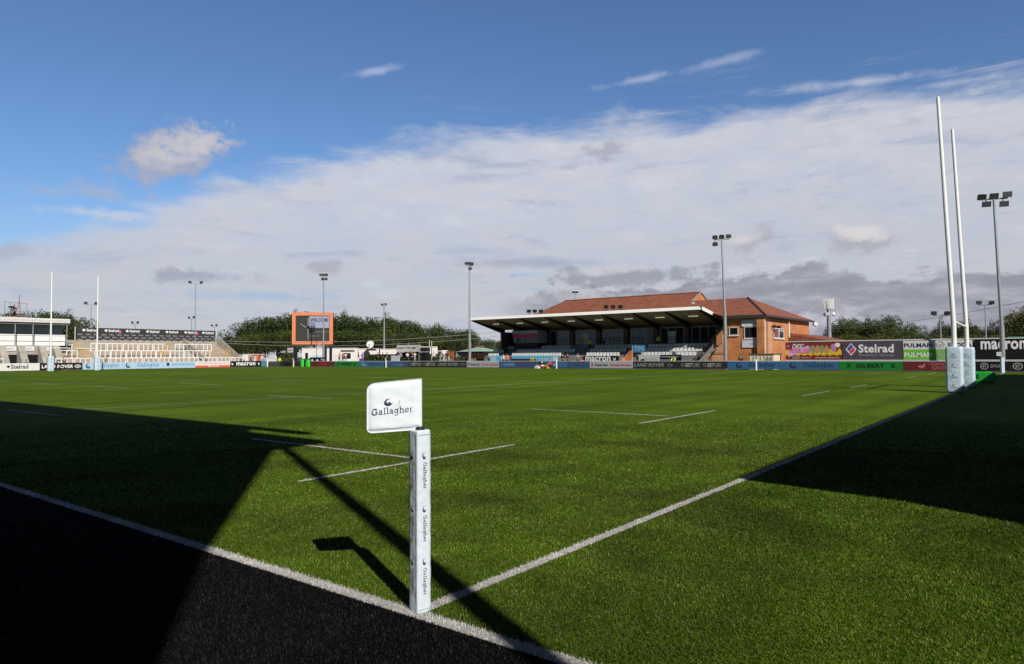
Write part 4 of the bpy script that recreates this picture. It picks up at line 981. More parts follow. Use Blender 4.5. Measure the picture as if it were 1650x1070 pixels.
# window on the sunny side wall
YS = WS+.5
for x0, x1, za, zc in ((WF+4.6, WF+8.6, 528, 544.5),):
    z1 = onx(1272, za, 83.6).z; z0 = onx(1272, zc, 83.6).z
    g_ = MB(); g_.box(x0, x1, YS-.03, YS+.05, z0, z1); wn = g_.build('window', GLASS, ch)
    b = MB(); b.box(x0, x1, YS-.09, YS-.031, z1-.09, z1); b.box(x0, x1, YS-.09, YS-.031, z0, z0+.09); b.box(x0, x0+.12, YS-.09, YS-.031, z0+.09, z1-.09); b.box(x1-.12, x1, YS-.09, YS-.031, z0+.09, z1-.09); b.box((x0+x1)/2-.1, (x0+x1)/2+.1, YS-.09, YS-.031, z0+.09, z1-.09); b.box((x0+x1)/2+.1, x1-.12, YS-.089, YS-.032, z0+.9, z0+1.0); b.build('frame', PVC, wn)
    b = MB(); b.box(x0-.1, x1+.1, YS-.15, YS-.032, z0-.12, z0-.003); b.build('sill', PVC, wn)
    b = MB(); b.box(x0+.12, (x0+x1)/2-.1, YS-.036, YS-.031, z0+.09, z1-.09); b.build('curtain', mat('dusty_curtain', (.22, .08, .09), .9), wn)
xd = WF+10.6
b = MB(); b.tube((xd, YS-.12, WT-.3), (xd, YS-.12, 3.9), .09, n=8); b.tube((xd, YS-.12, 3.9), (xd+2.2, YS-.12, 3.2), .09, n=8); b.build('downpipe', WHITE, ch)
b = MB(); b.tube((WF+1.15, YS-.12, WT-.4), (WF+1.15, YS-.12, 0), .07, n=8); b.build('downpipe', PVC, ch)
for xx in (WF+2.6, WF+4.3):
    b = MB(); b.box(xx, xx+.35, YS-.9, YS-.5, 4.85, 5.15); b.bar((xx+.17, YS-.5, 5.0), (xx+.17, YS, 5.0), .06, .06); b.build('wall_lamp', DARKM, ch)
b = MB(); b.tube((WB_-.6, YS-.6, WT-.45), (WB_-.3, YS-.9, WT-.6), .25, .3, 8); b.build('wall_speaker', WHITE, ch)
# lean-to with a tiled roof
b = MB(); b.box(WF+11, WF+26, WS-6.2, WS-.1, 0, 2.9); b.build('lean_to_wall', BRICK, ch)
poly_obj('lean_to_roof', [[(WF+10.6, WS-6.6, 2.9), (WF+26, WS-6.6, 2.9), (WF+26, WS+.4, 4.4), (WF+10.6, WS+.4, 4.4)], [(WF+10.6, WS-6.6, 2.9), (WF+10.6, WS+.4, 4.4), (WF+10.6, WS+.4, 2.9)]], TILE, ch)
flatbanner('lilac grey wall banner above the clubhouse window', 1196, 1234, 515, 526, WXF-.1, mat('lilac_cloth', (.50, .52, .62), .6), [('r', None, .0, .82, .05, .55, WB, 'printed_band'), ('p', [(.4, .3), (.9, .25), (.8, .8), (.6, .6)], 0, 1, 0, 1, PRG, 'printed_shape')], 'wall_banner')
flatbanner('white wall banner with a round swirl below the clubhouse window', 1196, 1234, 548, 560, WXF-.1, mat('cool_white_cloth', (.60, .62, .68), .6), [('t', 'twf', .34, .55, .35, .75, PRG, 'lettering'), ('ring', None, .56, .76, .15, .95, mat('violet_print', (.20, .12, .32), .6), 'emblem')], 'wall_banner')
# cream container in front of the clubhouse
def shed(name, label, cat, a, b_, ytop, X, depth, m, extras=None, grp=None, z0=.0, roof=None):
    y1 = onx(a, 590, X).y; y0 = onx(b_, 590, X).y; z = onx((a+b_)/2, ytop, X).z
    if grp is not None:
        yc = (y0+y1)/2; va = math.atan2(yc-CAM.y, X-CAM.x); f = math.cos(va)/math.cos(va-R_(44))*1.01; y0, y1 = yc+(y0-yc)*f, yc+(y1-yc)*f
    t = thing(name, (X, (y0+y1)/2, 0), label, cat, grp)
    if grp is not None: t.rotation_euler = (0, 0, R_(44))
    b = MB(); b.box(X, X+depth, y0, y1, z0, z); b.build('body', m, t)
    b = MB(); b.box(X-.08, X+depth+.05, y0-.06, y1+.06, z+.002, z+.12); b.build('roof', roof or m, t)
    if extras: extras(t, X, y0, y1, z)
    return t
def cream(t, X, y0, y1, z):
    b = MB()
    for k in range(7): yy = y0+.15+(y1-y0-.3)*k/6; b.box(X-.05, X-.002, yy-.03, yy+.03, .05, z-.1)
    b.build('rib', m_cream, t)
    b = MB(); b.box(X-.04, X-.003, y0+.1, y0+.85, .05, z-.3); b.build('door', GREYM, t)
m_cream = mat('cream_paint', (.72, .62, .42), .6, var=.08)
shed('storage_container', 'cream storage container below the clubhouse windows', 'container', 1207, 1247, 571.5, 75.6, 2.6, m_cream, cream, roof=mat('brown_roof', (.14, .10, .07), .8))
# salmon lobby wall and steps at the stand's right end
y = onx(1151, 590, 77.3).y; y2 = onx(1172, 590, 77.3).y
t = thing('brick_ramp', (77.5, y, 0), 'light orange brick ramp wall beside the right stair of the stand', 'wall')
b = MB(); b.prism([(77.0, y2, 0), (77.0, y+1.8, 0), (77.0, y, 1.7), (77.0, y-.8, 2.9), (77.0, y2, 2.95)], (.25, 0, 0)); b.build('wall', bpy.data.materials['salmon_brick'], t)
b = MB(); b.tube((76.9, y+.2, .8), (76.9, y+.2, 2.1), .03, n=6); b.tube((76.9, y2, 1.9), (76.9, y+.2, 1.9), .03, n=6); b.build('rail', DARKM, t)

# ------------------------------------------------------------------ floodlights
def floodlight(base, ztop, label, rows, r0=.2, r1=.11, face=None, sp=.82, s_=.62, lean=0, thick=0, white=False):
    X, Y = base
    t = thing('floodlight_mast', (X, Y, 0), label, 'floodlight', 'floodlight masts round the ground')
    b = MB()
    if thick: b.tube((X, Y, 0), (X, Y, thick), r0*1.45, r0*1.35, 12)
    b.tube((X, Y, thick), (X, Y+lean, ztop), r0, r1, 12); b.build('pole', GREYM, t, smooth=True)
    f = Vector((CAM.x-X, CAM.y-Y, 0)).normalized() if face is None else Vector((math.cos(R_(face)), math.sin(R_(face)), 0))
    s2 = Vector((0, 0, 1)).cross(f); o = Vector((X, Y+lean, ztop))
    wid = max(max(abs(q) for q in r_) for r_ in rows)*sp
    b = MB(); b.bar(o-s2*(wid+.1), o+s2*(wid+.1), .12, .12); b.build('crossarm', GREYM, t)
    for j, r_ in enumerate(rows):
        for q in r_:
            c_ = o+s2*(q*sp)+Vector((0, 0, (.34 if j == 0 else -.46)+.05*math.sin(q*7+X)))+f*.1
            ta = .5+.18*math.sin(q*5+Y); tilt = (f+s2*.22*math.sin(q*3+X)).normalized()*math.cos(ta)-Vector((0, 0, 1))*math.sin(ta); u = s2.cross(tilt)*-1
            if u.z < 0: u = -u
            a_ = s2*(s_*.5); h_ = u*(s_*.36); d_ = tilt*.16; d2 = tilt*-.22
            b = MB(); b.hexa([c_-a_*.5-h_*.5+d2, c_+a_*.5-h_*.5+d2, c_+a_*.5+h_*.5+d2, c_-a_*.5+h_*.5+d2, c_-a_-h_+d_, c_+a_-h_+d_, c_+a_+h_+d_, c_-a_+h_+d_])
            hd = b.build('lamp_head', WHITE if white else DARKM, t)
            b = MB(); b.poly([c_-a_*.9-h_*.9+tilt*.162, c_+a_*.9-h_*.9+tilt*.162, c_+a_*.9+h_*.9+tilt*.162, c_-a_*.9+h_*.9+tilt*.162]); b.build('lens', mat('lamp_glass', (.10, .11, .12), .15, spec=.7), hd)
            b = MB(); b.bar(c_-tilt*.1, o+s2*(q*sp)+Vector((0, 0, .0)), .06, .06); b.build('stirrup', DARKM, hd)
    return t
floodlight((74.6, .28), 15.9, 'tall floodlight mast at the far right above the long black hoarding', [(-1, 0, 1), (-.62, .72)], r0=.15, r1=.10, sp=.98, s_=.74, lean=.32, thick=4.2, face=195)
floodlight((75.2, 26.35), 15.0, 'tall floodlight mast between the stand and the clubhouse', [(-1, 0, 1), (-1,)], r0=.14, r1=.08, sp=.74, s_=.60, lean=.25, thick=6.5, face=205)
floodlight((76.0, 65.9), 15.3, 'tall floodlight mast at the left end of the stand roof', [(-.7, .7, 0), (.2,)], r0=.15, r1=.085, sp=.55, s_=.56, face=215, thick=5)
floodlight((78, 103.5), 16.6, 'floodlight mast rising in front of the orange framed screen', [(-.9, 0, .9), (-.35, .8)], r0=.14, r1=.09, sp=.58, s_=.56, face=225, thick=4)
q = onx(619, 585, 92); floodlight((92, q.y), onx(619, 493, 92).z, 'slim floodlight mast right of the white satellite dish', [(-.6, .6)], r0=.19, r1=.12, sp=.6, s_=.6, face=215, white=True)
for px, py, Y, lab, sp_ in ((314, 457, 118, 'tall twin lamp mast behind the right end of the terrace', .95), (145.5, 491, 128, 'twin lamp mast behind the trees left of the terrace banner', .8), (217, 522, 128, 'short twin lamp head above the middle of the terrace banner', .45), (345, 527, 128, 'short twin lamp head right of the terrace banner', .4), (308, 514, 122, 'low lamp head beside the tall mast behind the terrace', .4)):
    q = ony(px, 585, Y); floodlight((q.x, Y), ony(px, py, Y).z, lab, [(-1, 1)], r0=.1, r1=.06, sp=sp_, s_=.55 if sp_ > .5 else .42, face=235)
for px, py, X, lab in ((1517, 508, 104, 'slim twin lamp mast beyond the trees behind the near goal posts'), (1590, 491, 116, 'twin lamp mast left of the tall mast at the far right')):
    q = onx(px, 585, X); floodlight((X, q.y), onx(px, py, X).z, lab, [(-1, 1)], r0=.11, r1=.07, sp=.75, s_=.7, face=190)
q = onx(927, 480, 108); floodlight((108, q.y), onx(927, 472.5, 108).z, 'distant white lamp head above the left slope of the tiled roof', [(-.6, .6)], r0=.08, r1=.06, sp=.5, s_=.6, face=210, white=True)
# phone mast
X = 112; q = onx(1337, 585, X); zt = onx(1337, 497, X).z
t = thing('phone_mast', (X, q.y, 0), 'pale phone mast with white panel antennas right of the clubhouse', 'phone mast')
b = MB(); b.tube((X, q.y, 0), (X, q.y, zt), .38, .30, 12); b.build('pole', GREYM, t, smooth=True)
for k in range(6):
    a = k*math.pi/3+.3; c_ = Vector((X+.62*math.cos(a), q.y+.62*math.sin(a), zt))
    b = MB(); b.box(c_.x-.14, c_.x+.14, c_.y-.17, c_.y+.17, zt-.1, zt+1.5); b.build('antenna', WHITE, t)
for k in range(3):
    a = k*2.09+1; b = MB(); b.tube((X+.5*math.cos(a), q.y+.5*math.sin(a), zt-.9), (X+.85*math.cos(a), q.y+.85*math.sin(a), zt-.9), .28, n=10); b.build('dish', WHITE, t)

# ------------------------------------------------------------------ terrace at the far end
tr = thing('terrace', (46, 112, 0), 'open concrete terrace of steps behind the far goal', 'terrace')
XT0, XT1 = 42.6, 66.1
def tz(Y): return .45+max(0, (Y-110.0))*(4.05/9.4)
def steps(x0, x1, name, n_=12, y0=110.0, y1=119.4):
    b = MB()
    for i in range(n_):
        ya = y0+(y1-y0)*i/n_; b.box(x0, x1, ya, ya+(y1-y0)/n_, 0, .2+(i+1)*3.5/n_)
    return b.build(name, TREAD, tr)
XL = ony(86, 590, 112).x
steps(XL+.3, ony(300, 590, 112).x, 'step_block'); xg = ony(300, 590, 112).x
steps(xg+3.1, XT1, 'step_block')
b = MB()                                             # cross stair cut in the block
for i in range(22): ya = 110.4+9*i/22; b.box(xg+.02, xg+3.08, ya, ya+9/22, 0, .1+(i+1)*3.6/22)
b.build('aisle_stair', CONC, tr)
b = MB(); b.prism([(xg+3.1, 109.9, 0), (xg+3.1, 119.4, 0), (xg+3.1, 119.4, 4.9), (xg+3.1, 118.6, 4.9), (xg+3.1, 109.9, .9)], (.25, 0, 0)); b.build('aisle_wall', CONC, tr)
b = MB(); b.prism([(XT1, 109.8, 0), (XT1, 119.6, 0), (XT1, 119.6, 5.2), (XT1, 118.4, 5.2), (XT1, 109.8, .9)], (.22, 0, 0)); b.build('end_wall', CONC, tr)
# stair walls and entrances at the left, their inner shade painted on flat panels
XLL = ony(-40, 590, 112).x
b = MB(); zt = ony(50, 557, 113).z; b.box(XLL, XL+.2, 113, 119.4, 0, zt+.02); b.box(XLL, XL+.2, 116, 119.4, zt+.02, 4.3); b.build('rear_block', CONC, tr)
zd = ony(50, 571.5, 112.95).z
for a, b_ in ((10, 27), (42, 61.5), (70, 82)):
    m = MB(); m.box(ony(a, 580, 112.95).x, ony(b_, 580, 112.95).x, 112.93, 112.98, 0, zd); m.build('entrance', mat('entrance_shade_paint', (.008, .008, .009), .9), tr)
for a in (-4, 27, 61, 84):
    x = ony(a, 590, 112.9).x
    m = MB(); m.prism([(x, 109.3, 0), (x, 113.2, 0), (x, 113.2, zt+.03), (x, 112.7, zt+.03), (x, 110.2, .35)], (.85, 0, 0)); m.build('stair_wall', CONC, tr)
for i, (a, b_) in enumerate(((5, 26), (36, 55), (62, 79))):
    A = ony(a, 590, 112.9); B_ = ony(b_, 590, 112.9)
    board('sign', ('left', 'middle', 'right')[i]+' white entrance sign of three on the concrete stair walls', 'sign', A, B_, ony(40, 565.5, 112.9).z, ony(40, 558.2, 112.9).z, WB, [('t', 'accruent', .3, .6, .3, .65, MATS['blue_print'], 'lettering'), ('ring', None, .66, .76, .2, .8, MATS['blue_print'], 'emblem')], 'entrance signs of the terrace', th=.03)
# crush barriers
def barrier(Y, zf, h, wid, posts):
    t = thing('crush_barrier', (0, 0, 0), 'x', 'crush barrier', 'white crush barriers on the terrace')
    b = MB(); b.box(-wid/2, wid/2, -.06, .06, h-.12, h); b.build('rail', WHITE, t)
    for k in range(posts):
        x = -wid/2+.06+(wid-.12)*k/(posts-1)
        b = MB(); b.hexa([(x-.22, -.05, 0), (x+.22, -.05, 0), (x+.22, .05, 0), (x-.22, .05, 0), (x-.06, -.05, .2), (x+.06, -.05, .2), (x+.06, .05, .2), (x-.06, .05, .2)]); b.box(x-.055, x+.055, -.045, .045, .2, h-.12); b.build('post', WHITE, t)
    return t
bw = 2.32
pr = barrier(0, 0, 1.26, bw, 4); used = False
def brow(Y, foot, a, b_, skip, lab):
    global used
    x0, x1 = ony(a, 590, Y).x, ony(b_, 590, Y).x; n_ = int(round((x1-x0)/2.42)); st_ = (x1-x0)/n_
    sk = [ony(q, 590, Y).x for q in skip]
    for k in range(n_):
        xc = x0+(k+.5)*st_
        if any(abs(xc-q) < st_*.5 for q in sk): continue
        if not used: o = pr; used = True; o.location = (xc, Y, foot); o['label'] = lab
        else: o = dup(pr, (xc, Y, foot), None, lab)
brow(110.6, .48, 88, 392, (), 'white barrier in the lowest row, just above the advertising boards')
brow(113.6, 1.66, 97, 296, (136,), 'white barrier in the middle row left of the cross stair')
brow(113.6, 1.66, 297, 338, (), 'white barrier in the middle row right of the cross stair')
brow(116.6, 2.83, 88, 270, (122,), 'white barrier in the upper row left of the yellow aisle')
brow(116.6, 2.83, 282, 340, (), 'white barrier in the upper row near the right end of the terrace')
brow(116.6, 2.83, -30, 88, (), 'white barrier in the upper row above the entrance signs')
brow(110.6, .48, -34, 12, (), 'white barrier low down left of the entrance signs')
# yellow painted aisle edges
YEL = mat('aisle_yellow', (.62, .36, .03), .7, var=.2, vs=3)
for px, Y, z in ((125, 116.4, 3.0), (134, 113.4, 1.7), (262, 113.4, 1.7), (270, 116.4, 3.0), (370, 114, 1.9)):
    x = ony(px, 590, Y).x
    if px == 370: x = XT1-.9
    t = thing('aisle_gate', (x, Y, z-.1), {125: 'yellow gate of the upper row below the banner', 134: 'yellow gate of the middle row near the far goal', 262: 'yellow gate of the middle row left of the cross stair', 270: 'yellow gate of the upper row above the cross stair', 370: 'yellow gate beside the sloping end wall of the terrace'}[px], 'gate', 'yellow gates on the terrace')
    for k in range(4):
        b = MB(); b.box(x-.5+k*.3, x-.44+k*.3, Y-.03, Y+.03, z-.1, z+1.05); b.build('upright', YEL, t)
    b = MB(); b.box(x-.5, x+.46, Y-.035, Y+.035, z+1.052, z+1.13); b.build('rail', YEL, t)
# banner fence on top of the terrace
YB = 119.9
A, B_ = ony(122, 590, YB), ony(347, 590, YB); z1 = ony(235, 530.3, YB).z; z0 = ony(235, 550.5, YB).z
its = []
for i in range(7):
    u = .035+i*.142
    its += [('pp', dia, u, u+.024, .70, .92, PRW, 'emblem'), ('tb', 'Stelrad', u+.028, u+.096, .72, .92, PRW, 'lettering'), ('t', 'Radiator Group', u+.03, u+.094, .64, .69, PRG, 'lettering')]
    if i in (1, 5): its.append(('r', None, u+.098, u+.112, .62, .84, PRP, 'printed_square'))
for r_, v in enumerate((.44, .24, .05)):
    for i in range(20):
        u = .01+i*.05+(.02 if r_ == 1 else 0)
        its.append(('tb', 'Stelrad', u, min(u+.03, .997), v, v+.11, PRG, 'lettering'))
board('fence_banner', 'long charcoal banner with rows of small white words on top of the terrace', 'banner', A, B_, z0, z1, mat('charcoal_cloth', (.040, .038, .045), .7, var=.1), its, th=.06)
b = MB(); b.box(XL+.3, XT1, 119.42, 119.7, 0, z0+.12); b.build('rear_wall', CONC, tr)
t = thing('fence', ((A.x+B_.x)/2, YB+.2, 4.3), 'white post fence carrying the charcoal banner', 'fence')
for k in range(12):
    x = A.x+(B_.x-A.x)*k/11+(.12 if k == 11 else 0)-(.12 if k == 0 else 0); b = MB(); b.box(x-.05, x+.05, YB+.1, YB+.2, 4.2, z1+.12); b.build('post', PVC, t)
# covered shelter at the far left with scaffolding and camera platform
YA = 113.0
xa, xb = ony(-60, 590, YA).x, ony(113, 515, YA).x; zt, zm, zb = ony(60, 512.5, YA).z, ony(60, 519.5, YA).z, 4.4
sh_ = thing('shelter', ((xa+xb)/2, YA, 0), 'small covered standing area with a white lettered fascia at the far left', 'stand')
b = MB(); b.box(xa, xb, YA-.05, YA+.08, zm, zt); f_ = b.build('fascia', WB, sh_)
mark(sh_, Vector((xa, YA-.05, zm)), Vector((1, 0, 0)), Vector((0, 0, 1)), xb-xa, zt-zm, [('t', 'accruent', .02+i*.165, .02+i*.165+.15, .22, .72, PRG, 'lettering') for i in range(6)], .01)
b = MB(); b.hexa([(xa, YA+.08, zm), (xb-.1, YA+.08, zm), (xb-.1, YA+8, zm-.7), (xa, YA+8, zm-.7), (xa, YA+.08, zt-.05), (xb-.1, YA+.08, zt-.05), (xb-.1, YA+8, zt-.75), (xa, YA+8, zt-.75)]); b.build('roof', mat('dark_roof', (.05, .055, .05), .8), sh_)
b = MB(); b.box(xa, xb-.15, YA+2.4, YA+2.6, 3.5, zm-.25); b.build('back_wall', mat('grey_wall', (.30, .31, .31), .8), sh_)
b = MB(); b.box(xa, xb-.2, YA+1.2, YA+1.5, 3.6, 5.2); b.build('white_bench_wall', WHITE, sh_)
for k in range(7):
    x = xb-.3-k*2.2; b = MB(); b.tube((x, YA+.3, 3.4), (x, YA+.3, zm), .07, n=8); b.build('post', GREYM, sh_)
b = MB(); b.tube((xa, YA+.2, 5.0), (xb, YA+.2, 5.0), .04, n=6); b.tube((xa, YA+.2, zm-.25), (xb, YA+.2, zm-.25), .05, n=6); b.build('rail', GREYM, sh_)
pf = thing('camera_platform', (ony(24, 590, 114).x, 114, zt), 'scaffold camera platform on the shelter roof at far left', 'platform')
x0, x1 = ony(4, 590, 114).x, ony(40, 590, 114).x; z1 = ony(20, 487, 114).z
for x in (x0, ony(13, 590, 114).x, x1):
    b = MB(); b.tube((x, 113.6, zt-.3), (x, 113.6, z1), .04, n=6); b.build('scaffold_tube', GREYM, pf)
b = MB(); b.tube((x0, 113.6, z1), (x1, 113.6, z1-.15), .04, n=6); b.build('scaffold_tube', GREYM, pf)
b = MB(); b.tube((x0, 113.6, zt+.9), (x1, 113.6, zt+.9), .04, n=6); b.build('scaffold_tube', GREYM, pf)
b = MB(); b.box(x0, x1, 113.4, 115, zt+.0, zt+.1); b.build('deck', TREAD, pf)
xm_ = ony(29, 590, 114).x; zt2 = ony(29, 474, 114).z
am = thing('lattice_mast', (xm_, 114.2, zt+.1), 'thin red lattice mast with an aerial beside the camera operator', 'mast')
b = MB(); b.bar((xm_-.45, 114.2, zt+.1), (xm_+.05, 114.2, zt+2.4), .07, .07); b.bar((xm_+.25, 114.2, zt+.1), (xm_+.12, 114.2, zt+2.4), .07, .07)
for k in range(6): b.bar((xm_-.45+k*.08, 114.2, zt+.2+k*.37), (xm_+.25-k*.02, 114.2, zt+.4+k*.37), .05, .05)
b.build('lattice', mat('faded_red_metal', (.34, .10, .09), .6), am)
b = MB(); b.tube((xm_+.08, 114.2, zt+2.3), (xm_+.08, 114.2, zt2), .03, n=6); b.build('aerial', DARKM, am)

# ------------------------------------------------------------------ scoreboard screen
SX = 84.0
def on84(px, py): return onx(px, py, SX)
sb = thing('video_screen', (SX, (on84(472, 590).y+on84(538, 590).y)/2, 0), 'big video screen in an orange frame on two black legs', 'screen')
ORF = mat('orange_frame', (.70, .23, .11), .5, var=.07)
y1, y0 = on84(472, 530).y, on84(538, 530).y; yc_ = (y0+y1)/2; y0, y1 = yc_+(y0-yc_)*.60, yc_+(y1-yc_)*.60; z1, z0 = on84(505, 503.5).z, on84(505, 555).z
fw_, fh = (y1-y0)*.085, (z1-z0)*.10
b = MB(); b.box(SX, SX+.9, y0, y1, z0, z1); b.build('cabinet', DARKM, sb)
for q in ((y0, y1, z1-fh, z1), (y0, y1, z0, z0+fh), (y0, y0+fw_, z0+fh, z1-fh), (y1-fw_, y1, z0+fh, z1-fh)):
    b = MB(); b.box(SX-.25, SX-.003, *q); b.build('frame', ORF, sb)
pic = MB(); pic.box(SX-.05, SX-.004, y0+fw_, y1-fw_, z0+fh, z1-fh)
scn = pic.build('screen', mat('dim_screen', (.035, .036, .032), .4, emit=(.5, .5, .45), em=.03), sb)
Wd, Hd = (y1-y0-2*fw_), (z1-z0-2*fh)
LP = mat('lilac_screen', (.25, .27, .40), .5, emit=(.36, .39, .50), em=.22)
mark(sb, Vector((SX-.05, y1-fw_, z0+fh)), Vector((0, -1, 0)), Vector((0, 0, 1)), Wd, Hd,
     [('r', None, .40, .985, .52, .985, LP, 'picture_panel'), ('tb', 'WELCOME', .43, .96, .76, .90, BLACK, 'lettering'), ('tb', 'TO', .43, .56, .60, .73, BLACK, 'lettering'),
      ('r', None, .355, .372, .06, .9, PRG, 'picture_line'), ('p', [(.14, .70), (.30, .55), (.30, .52), (.14, .68)], 0, 1, 0, 1, PRG, 'picture_line'), ('r', None, .40, .985, .36, .37, PRG, 'picture_line'), ('r', None, .42, .7, .2, .21, PRG, 'picture_line')], .015)
for px in (476, 533.5):
    y = yc_+(on84(px, 560).y-yc_)*.60; b = MB(); b.box(SX+.1, SX+.75, y-.24, y+.24, 0, z0-.003); b.build('leg', BLACK, sb)

sb.rotation_euler = (0, 0, R_(44))

# ------------------------------------------------------------------ compound behind the boards
OFFW = mat('off_white_panel', (.70, .68, .66), .5, var=.06, vs=.8)
CONTX = 92
grp = 'vehicles and cabins behind the boards'
def win(t, X, a, b_, z0, z1, m=GLASS, name='window'):
    b = MB(); b.box(X-.06, X-.004, a, b_, z0, z1); b.build(name, m, t)
def truck(t, X, y0, y1, z):
    n_ = max(2, int((y1-y0)/3.5))
    for k in range(n_):
        y = y0+.8+(y1-y0-1.6)*k/(n_-1)
        w_ = MB(); w_.tube((X-.05, y, .5), (X+.3, y, .5), .5, n=16); wh = w_.build('wheel', BLACK, t)
        w_ = MB(); w_.tube((X-.08, y, .5), (X-.052, y, .5), .24, n=12); w_.build('rim', PVC, wh)
    b = MB(); b.box(X+.02, X+2.3, y0+.3, y1-.3, .45, .78); b.build('chassis', DARKM, t)
def t_white(t, X, y0, y1, z):
    truck(t, X, y0, y1, z)
    b = MB(); b.box(X-.03, X-.003, y0+.2, y1-2.0, 1.3, 2.2); b.build('side_panel', mat('pale_blue_panel', (.45, .62, .68), .5), t)
    win(t, X, y1-1.3, y1-.7, 1.2, 2.6)
shed('outside_broadcast_truck', 'white truck with a pale blue lower side behind the screen legs', 'truck', 487, 522, 561.5, CONTX, 2.5, OFFW, t_white, grp, z0=.8)
def t_plain(t, X, y0, y1, z): truck(t, X, y0, y1, z)
flatbanner('small pale sign above the olive hedge left of the screen leg', 463, 472, 560.5, 568, 92, WB, [('r', None, .2, .4, .4, .6, PRK, 'printed_mark'), ('r', None, .55, .8, .4, .6, PRK, 'printed_mark')], 'sign', 'sign')
def cab_x(t, X, y0, y1, z):
    win(t, X, y0+1.5, y0+3.0, 1.3, z-1.0); 
    b = MB(); b.box(X-.12, X-.06, y0+.7, y0+3.6, z-.65, z-.35); b.build('awning', mat('brown_trim', (.12, .07, .05), .7), t)
    b = MB(); b.box(X-.08, X-.004, y0+3.9, y0+4.7, .1, 2.2); b.build('door', PVC, t)
shed('site_cabin', 'white site cabin with a brown framed window right of the screen', 'cabin', 522, 577, 561.5, CONTX+.5, 2.6, OFFW, cab_x, grp)
shed('box_trailer', 'long white box trailer under the satellite dish', 'trailer', 578, 612, 562.5, CONTX, 2.5, OFFW, t_plain, grp, z0=1.3)
shed('box_trailer', 'long white box trailer directly left of the car dealer banner', 'trailer', 613, 652, 563, CONTX+.2, 2.5, OFFW, t_plain, grp, z0=1.3)
A = onx(639, 590, 88); B_ = onx(677.5, 590, 88)
t = board('banner', 'white car dealer banner raised above the dark hedge', 'banner', A, B_, onx(658, 567, 88).z, onx(658, 556, 88).z, OFFW, [('tb', 'Lookers Volkswagen', .04, .82, .4, .75, PRK, 'lettering'), ('ring', None, .87, .97, .3, .85, PRG, 'emblem')], grp)
for px in (642, 658, 675): y = onx(px, 590, 88.2).y; b = MB(); b.box(88.15, 88.25, y-.05, y+.05, 0, 4.2); b.build('post', GREYM, t)
shed('box_truck', 'white box truck right of the car dealer banner', 'truck', 677, 705, 559.5, CONTX, 2.5, OFFW, t_plain, grp, z0=1.0)
# rounded white cab or canopy next to it
y1, y0 = onx(705, 590, 91).y, onx(718, 590, 91).y; zc = onx(710, 564.5, 91).z
t = thing('white_van', (91, (y0+y1)/2, 0), 'white van with a sloping bonnet left of the brown cabin', 'van', grp)
b = MB(); b.prism([(91, y1, .4), (91, y1, zc), (91, y0+1.2, zc), (91, y0+.3, zc-.9), (91, y0, zc-1.3), (91, y0, .4)], (2, 0, 0)); b.build('body', OFFW, t)
b = MB(); b.prism([(90.99, y0+1.8, zc-.3), (90.99, y0+1.2, zc-.3), (90.99, y0+.5, zc-1.0), (90.99, y0+1.8, zc-1.0)], (-.02, 0, 0)); b.build('side_window', GLASS, t)
for y in (y0+.6, y1-.6):
    b = MB(); b.tube((90.9, y, .4), (91.2, y, .4), .4, n=14); b.build('wheel', BLACK, t)
shed('kiosk', 'small brown timber kiosk between the white van and green gazebo', 'kiosk', 720.5, 732, 566.5, 88, 1.8, mat('brown_timber', (.20, .075, .025), .7, var=.2), lambda t, X, y0, y1, z: win(t, X, y0+.3, y1-.3, 1.2, z-1.2, DARKM, 'hatch'), grp)
# gazebo
yL_, yR_ = onx(736, 590, 88).y, onx(779, 590, 88).y; ze = onx(757, 566.5, 88).z; zp = onx(757, 559.5, 88).z; yc = (yL_+yR_)/2
t = thing('gazebo', (90, yc, 0), 'dark sided gazebo with a shallow pale green roof left of the stand', 'gazebo')
b = MB(); cs = [(88, yL_, ze), (88, yR_, ze), (93, yR_, ze), (93, yL_, ze)]; pk = (90.5, yc, zp+.1)
for i in range(4): b.poly([cs[i], cs[(i+1) % 4], pk])
b.build('roof', mat('pale_green_roof', (.30, .42, .34), .6, var=.1), t)
b = MB(); b.box(90.2, 90.8, yc-.7, yc+.7, zp-.02, zp+.28); b.build('roof_cap', mat('red_brown_cap', (.22, .09, .07), .7), t)
b = MB(); b.box(88.2, 92.8, yR_+.1, yL_-.1, ze-.62, ze-.01); b.build('dark_band', DARKM, t)
b = MB(); b.box(88.4, 92.6, yR_+.3, yL_-.3, 0, ze-.622); b.build('wall', mat('grey_green_wall', (.30, .33, .27), .8, var=.2), t)
for y in (yR_+.15, yc, yL_-.15): b = MB(); b.box(88.12, 88.2, y-.05, y+.05, 0, ze-.62); b.build('post', DARKM, t)
